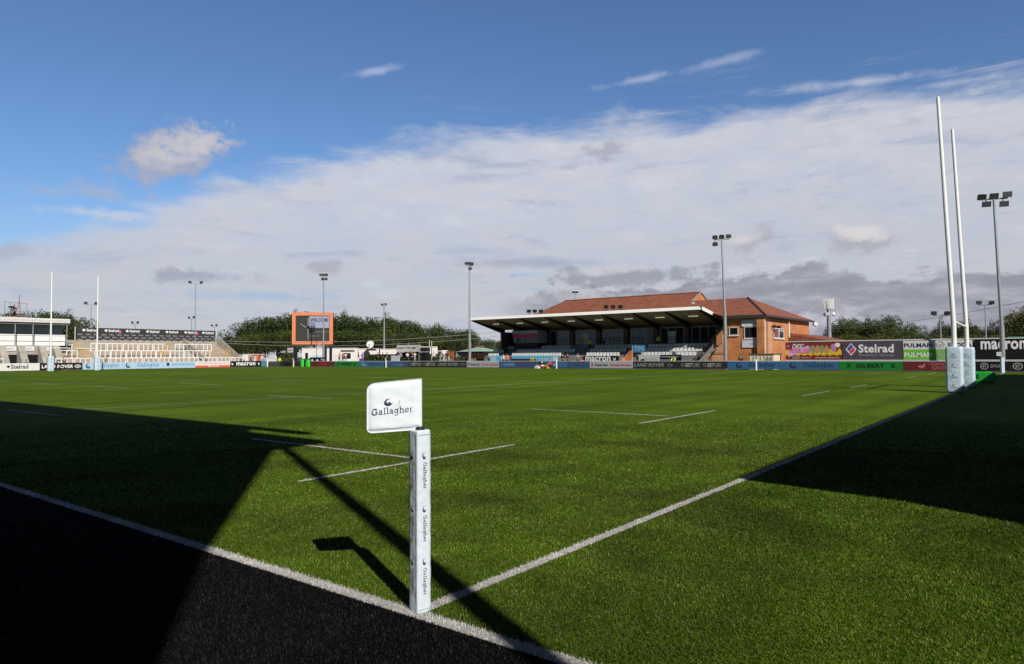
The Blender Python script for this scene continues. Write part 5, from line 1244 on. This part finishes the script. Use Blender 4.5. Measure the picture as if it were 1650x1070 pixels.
# orange tent
ORT = mat('orange_canvas', (.85, .24, .05), .7, var=.15, vs=1.5)
y1, y0 = onx(752, 590, 82).y, onx(781, 590, 82).y; z = onx(765, 569, 82).z
t = thing('market_tent', (83, (y0+y1)/2, 0), 'open orange canvas tent at the left end of the stand', 'tent')
b = MB(); yc = (y0+y1)/2
for i, q in enumerate([((82, y1, z-.5), (82, yc, z)), ((82, yc, z), (82, y0, z-.45))]):
    p, r_ = q; b.hexa([(82, p[1], p[2]-.06), (82, r_[1], r_[2]-.06), (84.5, r_[1], r_[2]-.06), (84.5, p[1], p[2]-.06), (82, p[1], p[2]), (82, r_[1], r_[2]), (84.5, r_[1], r_[2]), (84.5, p[1], p[2])])
b.build('canopy', ORT, t)
b = MB(); b.prism([(82.0, y1, z-1.1), (82.0, y1, z-.56), (82.0, yc, z-.06), (82.0, yc-.4, z-.7)], (.05, 0, 0)); b.prism([(82.0, yc-.1, z-.9), (82.0, yc, z-.06), (82.0, y0, z-.51), (82.0, y0, z-1.0)], (.05, 0, 0)); b.build('valance', ORT, t)
b = MB(); b.box(84.3, 84.35, y0, y1, .3, z-.6); b.build('back_sheet', mat('orange_back', (.60, .16, .04), .7, var=.3, vs=1.2), t)
for k in range(6): y = y0+(y1-y0)*k/5; b = MB(); b.box(82.02, 82.1, y-.05, y+.05, 0, z-.6); b.build('pole', mat('maroon_pole', (.20, .03, .02), .6), t)
# satellite dish
dc = onx(597, 555, 90.5)
t = thing('satellite_dish', (90.5, dc.y, 3.4), 'round white satellite dish standing on the white trailer roofs', 'satellite dish')
b = MB(); n_ = 24; fd_ = Vector((-.85, -.45, .25)).normalized(); s2 = Vector((0, 0, 1)).cross(fd_).normalized(); u2 = fd_.cross(s2)
rings = [(0, 0), (.45, .03), (.8, .10), (1.0, .17)]
for rr, dd in rings:
    for i in range(n_): a = 6.283*i/n_; b.v.append(tuple(dc+(s2*math.cos(a)+u2*math.sin(a))*(rr*.78)+fd_*(dd*.9)))
for k in range(3):
    for i in range(n_): j = (i+1) % n_; b.f.append((k*n_+i, k*n_+j, (k+1)*n_+j, (k+1)*n_+i)); b.m.append(0)
b.build('reflector', WHITE, t, smooth=True)
b = MB(); b.bar(dc-u2*.75, dc+fd_*.8-u2*.1, .06, .06); b.box(dc.x-.1+fd_.x*.8, dc.x+.1+fd_.x*.8, dc.y-.1+fd_.y*.8, dc.y+.1+fd_.y*.8, dc.z-.12, dc.z+.08); b.build('feed_arm', GREYM, t)
b = MB(); b.tube((90.8, dc.y, 3.2), dc-fd_*.1, .14, .1, 8); b.box(90.2, 91.2, dc.y-.9, dc.y+.9, 2.9, 3.25); b.build('mount', DARKM, t)
# white square screen on a stand
y1, y0 = onx(630, 590, 78).y, onx(643.5, 590, 78).y
t = thing('white_screen', (78, (y0+y1)/2, 0), 'pale square panel on a stand right of the far flagpost', 'panel')
b = MB(); b.box(78, 78.08, y0, y1, onx(636, 584.5, 78).z, onx(636, 573, 78).z); b.build('panel', mat('pale_lilac_panel', (.62, .64, .74), .5, var=.04), t)
b = MB(); b.tube((78.1, y0+.3, 0), (78.1, y0+.3, 1), .04, n=6); b.build('leg', GREYM, t); b = MB(); b.tube((78.1, y1-.3, 0), (78.1, y1-.3, 1), .04, n=6); b.build('leg', GREYM, t)
# coloured cabins left of the screen
def at_y2(px, py, Y): return ony(px, py, Y)
Yc = 118
cab = [(391, 400, 571.5, WB, 'white cabin next to the terrace end'), (401, 407.5, 572, mat('yellow_cabin_paint', (.66, .42, .06), .6, var=.1), 'yellow cabin between the white and orange ones'), (408, 417, 571.5, mat('orange_cabin_paint', (.60, .15, .05), .6, var=.15), 'orange red cabin in the coloured row'),
       (419, 426, 571.5, mat('red_cabin_paint', (.50, .10, .08), .6, var=.15), 'red cabin right end of the coloured row'), (427.5, 433, 573, mat('teal_cabin_paint', (.04, .20, .13), .6, var=.1), 'small dark teal cabin beside the grey van')]
for a, b_, py, m, lab in cab:
    A, B_ = at_y2(a, 590, Yc), at_y2(b_, 590, Yc); z = at_y2(a, py, Yc).z
    t = thing('storage_cabin', ((A.x+B_.x)/2, Yc, 0), lab, 'cabin', 'coloured cabins at the far corner')
    b = MB(); b.box(A.x, B_.x, Yc, Yc+2.5, 0, z); b.build('body', m, t)
    b = MB(); b.box(A.x-.05, B_.x+.05, Yc-.05, Yc+2.5, z+.002, z+.1); b.build('roof', PVC, t)
    b = MB(); b.box(A.x+.15, A.x+.65, Yc-.05, Yc-.003, .1, z-.3); b.build('door', MATS['blue_print'] if 'yellow' in lab else PVC, t)
# grey van
A, B_ = ony(428, 590, 112), ony(446, 590, 112); z = ony(440, 574.5, 112).z
t = thing('grey_van', ((A.x+B_.x)/2, 112, 0), 'pale grey van parked behind the far corner boards', 'van')
b = MB(); b.prism([(A.x, 112, .35), (A.x, 112, 1.35), (A.x+.5, 112, 1.5), (A.x+1.2, 112, z-.25), (A.x+1.8, 112, z), (B_.x, 112, z), (B_.x, 112, .35)], (0, 2, 0)); b.build('body', mat('silver_van_paint', (.58, .58, .60), .35, spec=.5), t)
b = MB(); b.prism([(A.x+.8, 111.99, 1.45), (A.x+1.35, 111.99, z-.35), (A.x+2.1, 111.99, z-.35), (A.x+2.1, 111.99, 1.45)], (0, -.02, 0)); b.build('side_window', GLASS, t)
for x in (A.x+.8, B_.x-.8): b = MB(); b.tube((x, 111.9, .4), (x, 112.2, .4), .38, n=14); b.build('wheel', BLACK, t)
# lighting generator trailer with wheels and mast
X = 76; y = onx(508, 590, X).y
t = thing('lighting_trailer', (X, y, 0), 'black mudguard trailer with two pale wheels and a thin mast below the screen', 'trailer')
for dy_ in (-.75, .75):
    b = MB(); b.tube((X-.1, y+dy_, 1.0), (X+.2, y+dy_, 1.0), .52, n=20); mg = b.build('tyre', BLACK, t); b = MB(); b.tube((X-.14, y+dy_, 1.0), (X-.102, y+dy_, 1.0), .3, n=16); b.build('rim', WHITE, mg)
b = MB(); b.box(X-.15, X+1.2, y-1.5, y+1.5, 1.35, 1.62); b.build('mudguard', BLACK, t)
b = MB(); b.tube((X+.4, y+.15, 1.6), (X+.4, y+.15, onx(506, 536, X).z), .05, n=6); b.build('mast', DARKM, t)
# black sound or camera rig
X = 80; q = onx(683, 590, X); zt = onx(683, 560, X).z
t = thing('speaker_stack', (X, q.y, 0), 'tall black loudspeaker rig between the banner and white truck', 'loudspeaker')
b = MB(); b.box(X, X+.9, q.y-.5, q.y+.5, 0, zt-.75); b.build('cabinet', BLACK, t)
b = MB(); b.box(X-.1, X+.7, q.y-.75, q.y-.1, zt-.7, zt); b.build('horn', DARKM, t); b = MB(); b.box(X-.1, X+.7, q.y+.1, q.y+.75, zt-.7, zt); b.build('horn', DARKM, t)
for px, py, lab in ((692, 548.5, 'pale wooden pole standing left of the pair near the white truck'), (695.5, 550, 'pale wooden pole right of the pair near the white truck'), (758, 552, 'stout white pole in front of the gazebo')):
    X = 84; q = onx(px, 590, X); t = thing('timber_pole', (X, q.y, 0), lab, 'pole'); b = MB(); b.tube((X, q.y, 0), (X, q.y, onx(px, py, X).z), .14 if px > 750 else .07, n=8); b.build('shaft', mat('pale_timber', (.50, .48, .42), .8), t)
    b = MB(); b.tube((X, q.y, onx(px, py, X).z), (X, q.y, onx(px, py, X).z+.05), .16 if px > 750 else .09, n=8); b.build('cap', PVC, t)
# dark green fences or screens between the cabins
def leafy(n_, box, size, seed):
    rnd = np.random.default_rng(seed); x0, x1, y0, y1, z0, z1 = box
    c_ = np.stack([rnd.uniform(x0, x1, n_), rnd.uniform(y0, y1, n_), z0+(z1-z0)*rnd.uniform(0, 1, n_)**.8], 1)
    return leaf_mesh(c_, size, rnd)
def leaf_mesh(c_, size, rnd):
    n_ = len(c_); a = rnd.normal(size=(n_, 3)); a /= np.linalg.norm(a, axis=1)[:, None]
    b_ = np.cross(a, rnd.normal(size=(n_, 3))); b_ /= np.linalg.norm(b_, axis=1)[:, None]; s_ = size*rnd.uniform(.5, 1.25, n_)[:, None]
    V = np.stack([c_-a*s_, c_-b_*s_*.55+a*s_*.1, c_+a*s_, c_+b_*s_*.6], 1).reshape(-1, 3)
    me = bpy.data.meshes.new('crown'); me.vertices.add(len(V)); me.vertices.foreach_set('co', V.astype(np.float32).ravel())
    me.loops.add(n_*4); me.loops.foreach_set('vertex_index', np.arange(n_*4).astype(np.int32)); me.polygons.add(n_)
    me.polygons.foreach_set('loop_start', (np.arange(n_)*4).astype(np.int32)); me.polygons.foreach_set('loop_total', np.full(n_, 4, np.int32))
    at = me.attributes.new('tint', 'FLOAT', 'POINT'); at.data.foreach_set('value', np.repeat(rnd.uniform(0, 1, n_), 4).astype(np.float32))
    me.update(); return me
def leafmat(name, lo, hi):
    m = blade_mat(name, lo, hi, .6, .2); return m
LF1 = leafmat('dark_leaf', (.018, .032, .010), (.060, .085, .022)); LF2 = leafmat('mid_leaf', (.026, .044, .011), (.085, .105, .026)); LF3 = leafmat('yellow_leaf', (.05, .06, .012), (.15, .13, .03)); LF5 = leafmat('fresh_leaf', (.035, .058, .012), (.11, .135, .03)); LF4 = leafmat('hedge_leaf', (.06, .07, .025), (.17, .18, .07))
def hedge(a, b_, X, ytop, lab, m):
    y1, y0 = onx(a, 590, X).y, onx(b_, 590, X).y; z = onx(a, ytop, X).z
    t = thing('hedge', (X, (y0+y1)/2, 0), lab, 'hedge', 'hedges behind the boards')
    me = leafy(int(500*(y1-y0)), (-.5, .5, y0-(y0+y1)/2, y1-(y0+y1)/2, .0, z), .16, int(a)); me.materials.append(m); o = bpy.data.objects.new('foliage', me); COL.objects.link(o); o.parent = t
    b = MB(); b.box(X-.1, X+.1, y0, y1, 0, z-.2); b.build('stems', mat('hedge_core', (.02, .025, .012), .9), t)
hedge(447, 474, 97, 568.5, 'olive hedge behind the hi-vis steward at the far corner', LF4)
hedge(590, 640, 89, 571.5, 'dark hedge under the two white box trailers', LF2)
hedge(641, 680, 89, 568, 'tall dark hedge under the car dealer banner', LF2)
hedge(689, 707, 86, 570.5, 'olive hedge in front of the white box truck', LF4)
hedge(737, 751, 85, 575, 'low olive hedge in front of the gazebo', LF4)

# ------------------------------------------------------------------ trees
BARK = mat('bark', (.07, .055, .04), .95, var=.3, vs=2)
def tree_protos(kind, seed):
    rnd = np.random.default_rng(seed); H = 1.0
    pts = []
    if kind == 'broad':
        lobes = [(0, 0, .60, .30, .34)]+[(rnd.uniform(-.26, .26), rnd.uniform(-.26, .26), rnd.uniform(.35, .82), rnd.uniform(.11, .20), rnd.uniform(.10, .17)) for _ in range(17)]
        N_ = 5200
    else:
        lobes = [(0, 0, .3+.66*k/9, .25*(1-k/10)+.03, .09) for k in range(10)]+[(rnd.uniform(-.14, .14), rnd.uniform(-.14, .14), rnd.uniform(.25, .75), .10, .08) for _ in range(8)]; N_ = 3000
    wts = np.array([l[3]**2*l[4] for l in lobes])**.6; wts /= wts.sum()
    for l, w_ in zip(lobes, wts):
        n_ = int(N_*w_); d = rnd.normal(size=(n_, 3)); d /= np.linalg.norm(d, axis=1)[:, None]; rr = rnd.uniform(.45, 1.08, n_)**.6
        pts.append(np.array([l[0], l[1], l[2]])+d*rr[:, None]*np.array([l[3], l[3], l[4]]))
    c_ = np.concatenate(pts); c_ = c_[c_[:, 2] > .08]
    crown = leaf_mesh(c_, .0165, rnd)
    b = MB(); b.tube((0, 0, 0), (.01, 0, .35), .022, .015, 8); b.tube((.01, 0, .35), (0, .01, .8), .015, .004, 6)
    for k in range(6): a = k*1.05; b.tube((.01, 0, .28+.05*k), (.2*math.cos(a), .2*math.sin(a), .5+.05*k), .009, .003, 5)
    tm = bpy.data.meshes.new('trunk'); tm.from_pydata(b.v, [], b.f); tm.update(); tm.materials.append(BARK)
    return crown, tm
PROT = {}
for kd, ms_ in (('broad', 5), ('fir', 3)):
    for k in range(ms_): PROT[(kd, k)] = tree_protos(kd, 40+k+(100 if kd == 'fir' else 0))
def tree(p, h, kind, var, m, label, grp, wide=1., rz=0):
    t = thing('tree', (p[0], p[1], 0), label, 'tree', grp, rz)
    cr, tk = PROT[(kind, var)]
    key = (kind, var, m.name)
    if key not in PROT: c2 = cr.copy(); c2.materials.clear(); c2.materials.append(m); PROT[key] = c2
    o = bpy.data.objects.new('crown', PROT[key]); COL.objects.link(o); o.parent = t; o.scale = (h*wide, h*wide, h)
    o = bpy.data.objects.new('trunk', tk); COL.objects.link(o); o.parent = t; o.scale = (h*wide, h*wide, h)
    return t
rt = random.Random(11)
def ztop_at(px, py, D):
    p = atd(px, py, D); return p
def trees(tops, D, kinds, m_, labs, grp, wide=(.9, 1.15), jit=6):
    for i, (px, py) in enumerate(tops):
        lab = next(l for q, l in labs if px <= q)
        d = D+rt.uniform(-jit, jit); p = ztop_at(px, py, d)
        kd = kinds[i % len(kinds)]; tree((p.x, p.y), p.z/.98, kd, rt.randrange(5 if kd == 'broad' else 3), m_[i % len(m_)], lab, grp, rt.uniform(*wide), rt.uniform(0, 6.28))
tops = [(352, 556), (367, 541), (383, 525), (397, 516), (412, 512), (428, 508), (447, 507), (463, 506), (478, 503), (492, 499), (508, 502), (524, 503), (543, 502), (556, 503), (570, 505), (583, 507), (597, 512), (610, 508), (624, 507), (640, 511), (656, 513), (672, 518), (688, 519), (704, 522), (719, 524), (733, 526), (747, 528), (758, 533), (770, 540), (783, 543), (797, 545), (812, 546)]
trees(tops, 192, ('broad', 'broad', 'broad', 'fir', 'broad'), (LF1, LF2, LF1, LF5, LF2), ((470, 'tall back tree of the wood left of the orange framed screen'), (540, 'tall back tree of the wood right behind the orange framed screen'), (600, 'tall back tree of the wood above the satellite dish'), (640, 'tall back tree of the wood above the long white trailers'), (700, 'tall back tree of the wood above the car dealer banner'), (760, 'back tree of the wood above the gazebo'), (999, 'back tree of the wood seen beside the left end of the stand')), 'trees of the wood on the far side', (.95, 1.25))
front = [(360, 560), (378, 550), (396, 538), (414, 530), (432, 535), (452, 530), (474, 528), (545, 528), (566, 530), (588, 532), (610, 530), (632, 534), (654, 532), (676, 538), (698, 540), (720, 542), (742, 545), (764, 552), (786, 555)]
trees(front, 172, ('broad',), (LF2, LF1, LF5, LF2), ((400, 'low front tree of the wood beside the terrace end wall'), (475, 'low front tree of the wood above the coloured cabins'), (570, 'low front tree of the wood above the white cabin'), (640, 'low front tree of the wood above the satellite dish'), (720, 'low front tree of the wood behind the car dealer banner'), (999, 'low front tree of the wood above the gazebo')), 'front trees of the wood on the far side', (1.1, 1.5))
tl = [(-20, 512), (3, 500), (20, 503), (38, 500), (54, 497), (68, 503), (85, 498), (95, 503), (112, 502), (122, 507), (132, 522)]
trees(tl, 150, ('broad', 'broad', 'fir'), (LF1, LF2), ((60, 'tree behind the scaffold platform on the shelter roof'), (90, 'tree behind the shelter roof near the left far upright'), (999, 'tree in the gap between the shelter and the terrace banner')), 'trees behind the shelter', (.8, 1.1), 4)
tr_ = [(1343, 520), (1356, 512), (1370, 510), (1384, 511), (1398, 512), (1410, 513), (1421, 505), (1434, 520), (1448, 522), (1460, 515), (1472, 523), (1487, 534), (1502, 530), (1516, 514), (1530, 520), (1545, 517), (1558, 511), (1570, 521), (1583, 524), (1598, 518), (1612, 520), (1626, 510), (1640, 515), (1660, 505), (1680, 500)]
trees(tr_, 158, ('broad', 'fir', 'broad'), (LF1, LF2, LF5, LF1), ((1450, 'tall tree above the dark grey diamond hoarding'), (1525, 'tall tree above the car dealer hoardings'), (1600, 'tall tree just right of the near goal uprights'), (9999, 'tall tree near the far right floodlight mast')), 'trees beyond the boundary wall', (.75, 1.0), 8)
fr2 = [(1340, 540), (1362, 536), (1386, 538), (1410, 536), (1436, 540), (1460, 540), (1486, 542), (1512, 538), (1538, 540), (1564, 536), (1590, 538), (1616, 536), (1660, 530)]
trees(fr2, 140, ('broad',), (LF2, LF3), ((1400, 'low tree behind the wall next to the phone mast'), (1470, 'low tree behind the wall above the diamond hoarding'), (1545, 'low tree behind the wall left of the near goal uprights'), (9999, 'low tree behind the wall above the long black hoarding')), 'lower trees behind the boundary wall', (1.1, 1.5), 5)
p = atd(1648, 487, 120); tree((p.x, p.y), p.z, 'broad', 2, LF3, 'yellowing tree at the right edge of the photo', None, .9)
# green roofed hut at the right edge
A = onx(1626, 590, 84)
t = thing('changing_hut', (86, A.y-3, 0), 'white hut with a green roof behind the long black hoarding', 'hut')
b = MB(); b.box(84, 90, A.y-7, A.y-.3, 0, onx(1640, 547, 84).z); b.build('wall', WHITE, t)
b = MB(); b.box(83.8, 90.2, A.y-7.2, A.y, onx(1640, 547, 84).z+.002, onx(1640, 542, 84).z); b.build('roof', mat('mid_green_roof', (.05, .20, .10), .6), t)

# overhead wires
def wire(P0, P1, sag, label):
    P0, P1 = Vector(P0), Vector(P1); b = MB(); n_ = 14; L = [P0.lerp(P1, i/n_)-Vector((0, 0, sag*4*(i/n_)*(1-i/n_))) for i in range(n_+1)]
    for a, c_ in zip(L, L[1:]): b.tube(a, c_, .035, n=5, cap=False)
    tag(b.build('overhead_wire', mat('pale_wire', (.30, .31, .30), .5), None, (P0+P1)/2), label, 'wire', 'overhead wires')
wire(atd(330, 548, 133), atd(800, 535, 125), 1.0, 'upper wire in front of the wood')
wire(atd(330, 551, 133), atd(800, 542, 125), 1.2, 'lower wire in front of the wood')
wire(atd(1340, 530, 125), atd(1720, 470, 90), .8, 'wire crossing the sky at the far right')

# ------------------------------------------------------------------ people and small kit
deck = sheet('raised_walkway', 76.2, 90.8, 69, 117, .7, MATS['asphalt'])
SKIN = mat('skin', (.48, .28, .20), .6); HAIR = mat('dark_hair', (.03, .02, .015), .8)
def skel(pose):
    J = {'pel': (0, 0, .95, .12), 'sp': (0, 0, 1.15, .115), 'ch': (0, 0, 1.36, .135), 'nk': (0, 0, 1.50, .055), 'hb': (0, .015, 1.585, .072), 'hd': (0, .02, 1.68, .088), 'ht': (0, 0, 1.745, .06), 'ns': (0, .115, 1.65, .016)}
    for s_, n_ in ((-1, 'l'), (1, 'r')):
        J.update({'sh'+n_: (.185*s_, 0, 1.42, .06), 'el'+n_: (.25*s_, -.02, 1.14, .045), 'wr'+n_: (.24*s_, .10, .93, .03), 'pa'+n_: (.235*s_, .13, .87, .032),
                  'hp'+n_: (.10*s_, 0, .88, .09), 'kn'+n_: (.11*s_, .03, .50, .062), 'an'+n_: (.12*s_, -.01, .09, .042), 'to'+n_: (.13*s_, .16, .035, .035)})
    if pose == 'hold':
        for s_, n_ in ((-1, 'l'), (1, 'r')): J['el'+n_] = (.24*s_, .06, 1.16, .045); J['wr'+n_] = (.12*s_, .28, 1.25, .03); J['pa'+n_] = (.09*s_, .34, 1.28, .032)
    if pose == 'crouch':
        d = {'pel': (0, -.12, .42), 'sp': (0, -.06, .62), 'ch': (0, .06, .80), 'nk': (0, .12, .93), 'hb': (0, .15, 1.0), 'hd': (0, .17, 1.09), 'ht': (0, .15, 1.15), 'ns': (0, .27, 1.06)}
        for k, v in d.items(): J[k] = (*v, J[k][3])
        for s_, n_ in ((-1, 'l'), (1, 'r')):
            for k, v in {'sh': (.185*s_, .08, .86), 'el': (.23*s_, .24, .66), 'wr': (.14*s_, .40, .52), 'pa': (.12*s_, .45, .48), 'hp': (.10*s_, -.1, .38), 'kn': (.14*s_, .26, .46), 'an': (.13*s_, .05, .09), 'to': (.14*s_, .2, .035)}.items(): J[k+n_] = (*v, J[k+n_][3])
    E_ = [('pel', 'sp'), ('sp', 'ch'), ('ch', 'nk'), ('nk', 'hb'), ('hb', 'hd'), ('hd', 'ht'), ('hd', 'ns')]
    for n_ in 'lr':
        E_ += [('ch', 'sh'+n_), ('sh'+n_, 'el'+n_), ('el'+n_, 'wr'+n_), ('wr'+n_, 'pa'+n_), ('pel', 'hp'+n_), ('hp'+n_, 'kn'+n_), ('kn'+n_, 'an'+n_), ('an'+n_, 'to'+n_)]
        p = J['pa'+n_]; w_ = J['wr'+n_]; d = Vector(p[:3])-Vector(w_[:3]); d.normalize(); s_ = -1 if n_ == 'l' else 1
        for k in range(4):
            q = Vector(p[:3])+d*(.055-.006*abs(k-1.4))+Vector((0, 1, .2)).normalized()*((k-1.5)*.02); J['f%d%s' % (k, n_)] = (*q, .009); E_.append(('pa'+n_, 'f%d%s' % (k, n_)))
        q = Vector(w_[:3])+d*.05+Vector((-s_*.045, .02, .02)); J['th'+n_] = (*q, .010); E_.append(('wr'+n_, 'th'+n_))
    return J, E_
def skin(J, E_, grow=0., root='pel'):
    names = []
    for e in E_:
        for q in e:
            if q not in names: names.append(q)
    me = bpy.data.meshes.new('s'); me.from_pydata([J[n_][:3] for n_ in names], [(names.index(a), names.index(b_)) for a, b_ in E_], [])
    ob = bpy.data.objects.new('s', me); COL.objects.link(ob)
    md = ob.modifiers.new('k', 'SKIN'); md.use_smooth_shade = True
    for i, n_ in enumerate(names):
        v = me.skin_vertices[0].data[i]; v.radius = (J[n_][3]+grow, (J[n_][3]+grow)*(.8 if n_ in ('pel', 'sp', 'ch') else 1)); v.use_root = (n_ == root)
    sd = ob.modifiers.new('u', 'SUBSURF'); sd.levels = 1; sd.render_levels = 1
    ev = ob.evaluated_get(bpy.context.evaluated_depsgraph_get()); m2 = bpy.data.meshes.new_from_object(ev)
    bpy.data.objects.remove(ob); return m2
PM = {}
for ps in ('stand', 'hold', 'crouch'):
    J, E_ = skel(ps)
    up = [e for e in E_ if all(q[:2] in ('pe', 'sp', 'ch', 'sh', 'el', 'wr') and not q.startswith('th') for q in e)]
    lo = [e for e in E_ if all(q[:2] in ('pe', 'hp', 'kn', 'an') for q in e)]
    PM[ps] = (skin(J, E_), skin(J, up, .018), skin(J, lo, .014))
    hb = J['hd']; b = MB(); n_ = 10
    for k in range(5):
        ph = math.pi*.5*k/4
        for i in range(n_): a = 6.283*i/n_; b.v.append((hb[0]+.10*math.cos(a)*math.cos(ph), hb[1]-.012+.108*math.sin(a)*math.cos(ph), hb[2]+.015+.10*math.sin(ph)))
    for k in range(4):
        for i in range(n_): j = (i+1) % n_; b.f.append((k*n_+i, k*n_+j, (k+1)*n_+j, (k+1)*n_+i))
    hm_ = bpy.data.meshes.new('hair'); hm_.from_pydata(b.v, [], b.f); hm_.update(); PM[ps] += (hm_,)
def cloth(n_, c_): return mat(n_, c_, .85, var=.08, vs=8)
def person(loc, face, pose, jm, tm_, label, group=None, hair=True):
    o = bpy.data.objects.new('person', PM[pose][0].copy()); o.data.materials.clear(); o.data.materials.append(SKIN); COL.objects.link(o)
    o.location = loc; o.rotation_euler = (0, 0, R_(face-90)); tag(o, label, 'person', group)
    for nm, k, m in (('jacket', 1, jm), ('trousers', 2, tm_), ('hair', 3, HAIR)):
        me = PM[pose][k].copy(); me.materials.clear(); me.materials.append(m); c_ = bpy.data.objects.new(nm, me); COL.objects.link(c_); c_.parent = o
    return o
HV = cloth('hi_vis_cloth', (.62, .80, .04)); DKC = cloth('black_cloth', (.014, .014, .018)); WHC = cloth('white_cloth', (.70, .70, .70)); ORC = cloth('coral_cloth', (.78, .22, .12)); RDC = cloth('red_cloth', (.50, .05, .06))
PUC = cloth('purple_cloth', (.16, .08, .38)); NVC = cloth('navy_cloth', (.02, .03, .08)); GRC = cloth('grey_cloth', (.28, .28, .30)); BLC = cloth('blue_cloth', (.04, .25, .55)); PKC = cloth('pink_cloth', (.70, .08, .22))
PG_ = 'people behind the boards'
def pers(px, X, z, *a, **k):
    q = onx(px, 590, X); return person((X, q.y, z), *a, **k)
pers(547, 82.5, .7, 200, 'stand', ORC, NVC, 'person in a coral shirt left of two others in front of the white cabin', PG_)
pers(552, 83.4, .7, 20, 'hold', RDC, NVC, 'person in a dark red top beside the coral shirted one', PG_)
pers(557, 82.5, .7, 230, 'hold', WHC, GRC, 'person in a white top right of the coral shirted one', PG_)
pers(584, 81.5, .7, 220, 'stand', PUC, PUC, 'person in purple below the satellite dish', PG_)
pers(577.5, 81.5, .7, 300, 'stand', DKC, WHC, 'person in black with white legs left of the one in purple', PG_)
pers(609, 79.5, .7, 190, 'hold', DKC, DKC, 'person in black alone in front of the dark hedge', PG_)
pers(617, 80.5, .7, 150, 'stand', NVC, DKC, 'person in navy just left of the far flagpost', PG_)
pers(623.5, 80.0, .7, 240, 'stand', DKC, NVC, 'person in dark clothes right behind the far flagpost', PG_)
pers(645.5, 81.0, .7, 210, 'stand', GRC, DKC, 'person in grey right of the pale square panel', PG_)
pers(656.5, 80.5, .7, 240, 'hold', WHC, DKC, 'person in a white top left of the black loudspeaker rig', PG_)
pers(664, 81.2, .7, 200, 'stand', DKC, DKC, 'person in black below the car dealer banner', PG_)
pers(668.5, 80.3, .7, 260, 'hold', WHC, GRC, 'person in white and grey next to the loudspeaker rig', PG_)
pers(699, 80.5, .7, 230, 'stand', WHC, DKC, 'person in white in front of the olive hedge', PG_)
pers(712, 81, .7, 250, 'stand', GRC, DKC, 'person in grey in front of the white van', PG_)
pers(726, 79.6, .7, 200, 'crouch', WHC, WHC, 'crouching person in white below the brown kiosk', PG_)
pers(719, 80.2, .7, 200, 'stand', DKC, DKC, 'person in black beside the crouching person in white', PG_)
q = ony(450.5, 590, 108.8); person((q.x, 108.8, 0), 250, 'stand', HV, DKC, 'steward in hi-vis behind the far corner boards', PG_)
pers(951, 82.9, 2.35, 190, 'stand', HV, DKC, 'steward in hi-vis standing in the centre aisle of the stand')
pers(1062, 83.6, 2.65, 190, 'stand', HV, DKC, 'steward in hi-vis high in the stand right of the blue sign')
pers(1086, 74.6, .45, 185, 'crouch', HV, DKC, 'steward in hi-vis sitting below the small worded black banner')
pers(1194, 75.2, .45, 185, 'crouch', DKC, DKC, 'person low behind the blue board left of the cream container')
pers(811, 78.0, .25, 190, 'stand', WHC, DKC, 'person in white between the two turquoise banners')
pers(817, 78.0, .25, 190, 'stand', ORC, DKC, 'person in coral between the two turquoise banners')
pers(907, 77.8, .25, 190, 'stand', DKC, DKC, 'person in black at the right end of the turquoise banner')
pers(915, 77.9, .25, 170, 'stand', cloth('brown_cloth', (.13, .06, .035)), DKC, 'person in brown between the long turquoise banner and the black banner')
pers(931, 77.6, .25, 200, 'hold', GRC, DKC, 'person in grey directly left of the bold lettered black banner')
pers(938, 75.0, .2, 200, 'crouch', PKC, DKC, 'crouching person in pink behind the board left of the black banner')
pers(887, 72.2, 0, 150, 'crouch', PKC, DKC, 'crouching person in pink right of the bottle crates')
pers(873, 72.4, 0, 60, 'crouch', DKC, WHC, 'crouching person in black between flagposts, left of the bottle crates')
q = ony(44, 590, 110.5); person((q.x, 110.5, .35), 200, 'crouch', BLC, NVC, 'crouching person in blue by the middle dark entrance')
q = ony(21, 590, 114.2); op = person((q.x, 114.1, ony(21, 590, 114).z*0+pf.location.z+.1), 300, 'hold', DKC, DKC, 'camera operator in black on the scaffold platform')
# kit by the touchline
for i, (px, c_, lb) in enumerate(((866, WHC, 'white bottle crate left of the others by the flagpost'), (878, RDC, 'dark red bottle crate in the middle by the flagpost'), (882, YEL, 'yellow topped bottle crate by the crouching person in pink'))):
    X, Y = pxy(px, 72.0)
    t = thing('bottle_crate', (X, Y, 0), lb, 'crate', 'bottle crates at the far touchline')
    b = MB(); b.box(X-.2, X+.2, Y-.3, Y+.3, .02, .06); b.box(X-.2, X-.17, Y-.3, Y+.3, .06, .30); b.box(X+.17, X+.2, Y-.3, Y+.3, .06, .30); b.box(X-.17, X+.17, Y-.3, Y-.27, .06, .30); b.box(X-.17, X+.17, Y+.27, Y+.3, .06, .30); b.build('crate', c_, t)
    for k in range(4):
        b = MB(); b.tube((X, Y-.21+k*.14, .06), (X, Y-.21+k*.14, .42), .05, n=8); b.tube((X, Y-.21+k*.14, .42), (X, Y-.21+k*.14, .48), .02, n=6); b.build('bottle', (WHC, GSH, PRY, WHC)[k], t)
t = thing('television_camera', (q.x-.2, 114.2, pf.location.z+.1), 'small television camera on a tripod beside its operator', 'camera')
z = pf.location.z+.1; b = MB(); b.box(q.x-.6, q.x-.1, 113.9, 114.2, z+1.25, z+1.55); b.tube((q.x-.75, 114.05, z+1.4), (q.x-.6, 114.05, z+1.4), .1, n=8); b.build('camera_body', BLACK, t)
for k in range(3): a = k*2.1; b = MB(); b.tube((q.x-.35+.4*math.cos(a), 114.05+.4*math.sin(a), z), (q.x-.35, 114.05, z+1.25), .03, n=6); b.build('tripod_leg', BLACK, t)
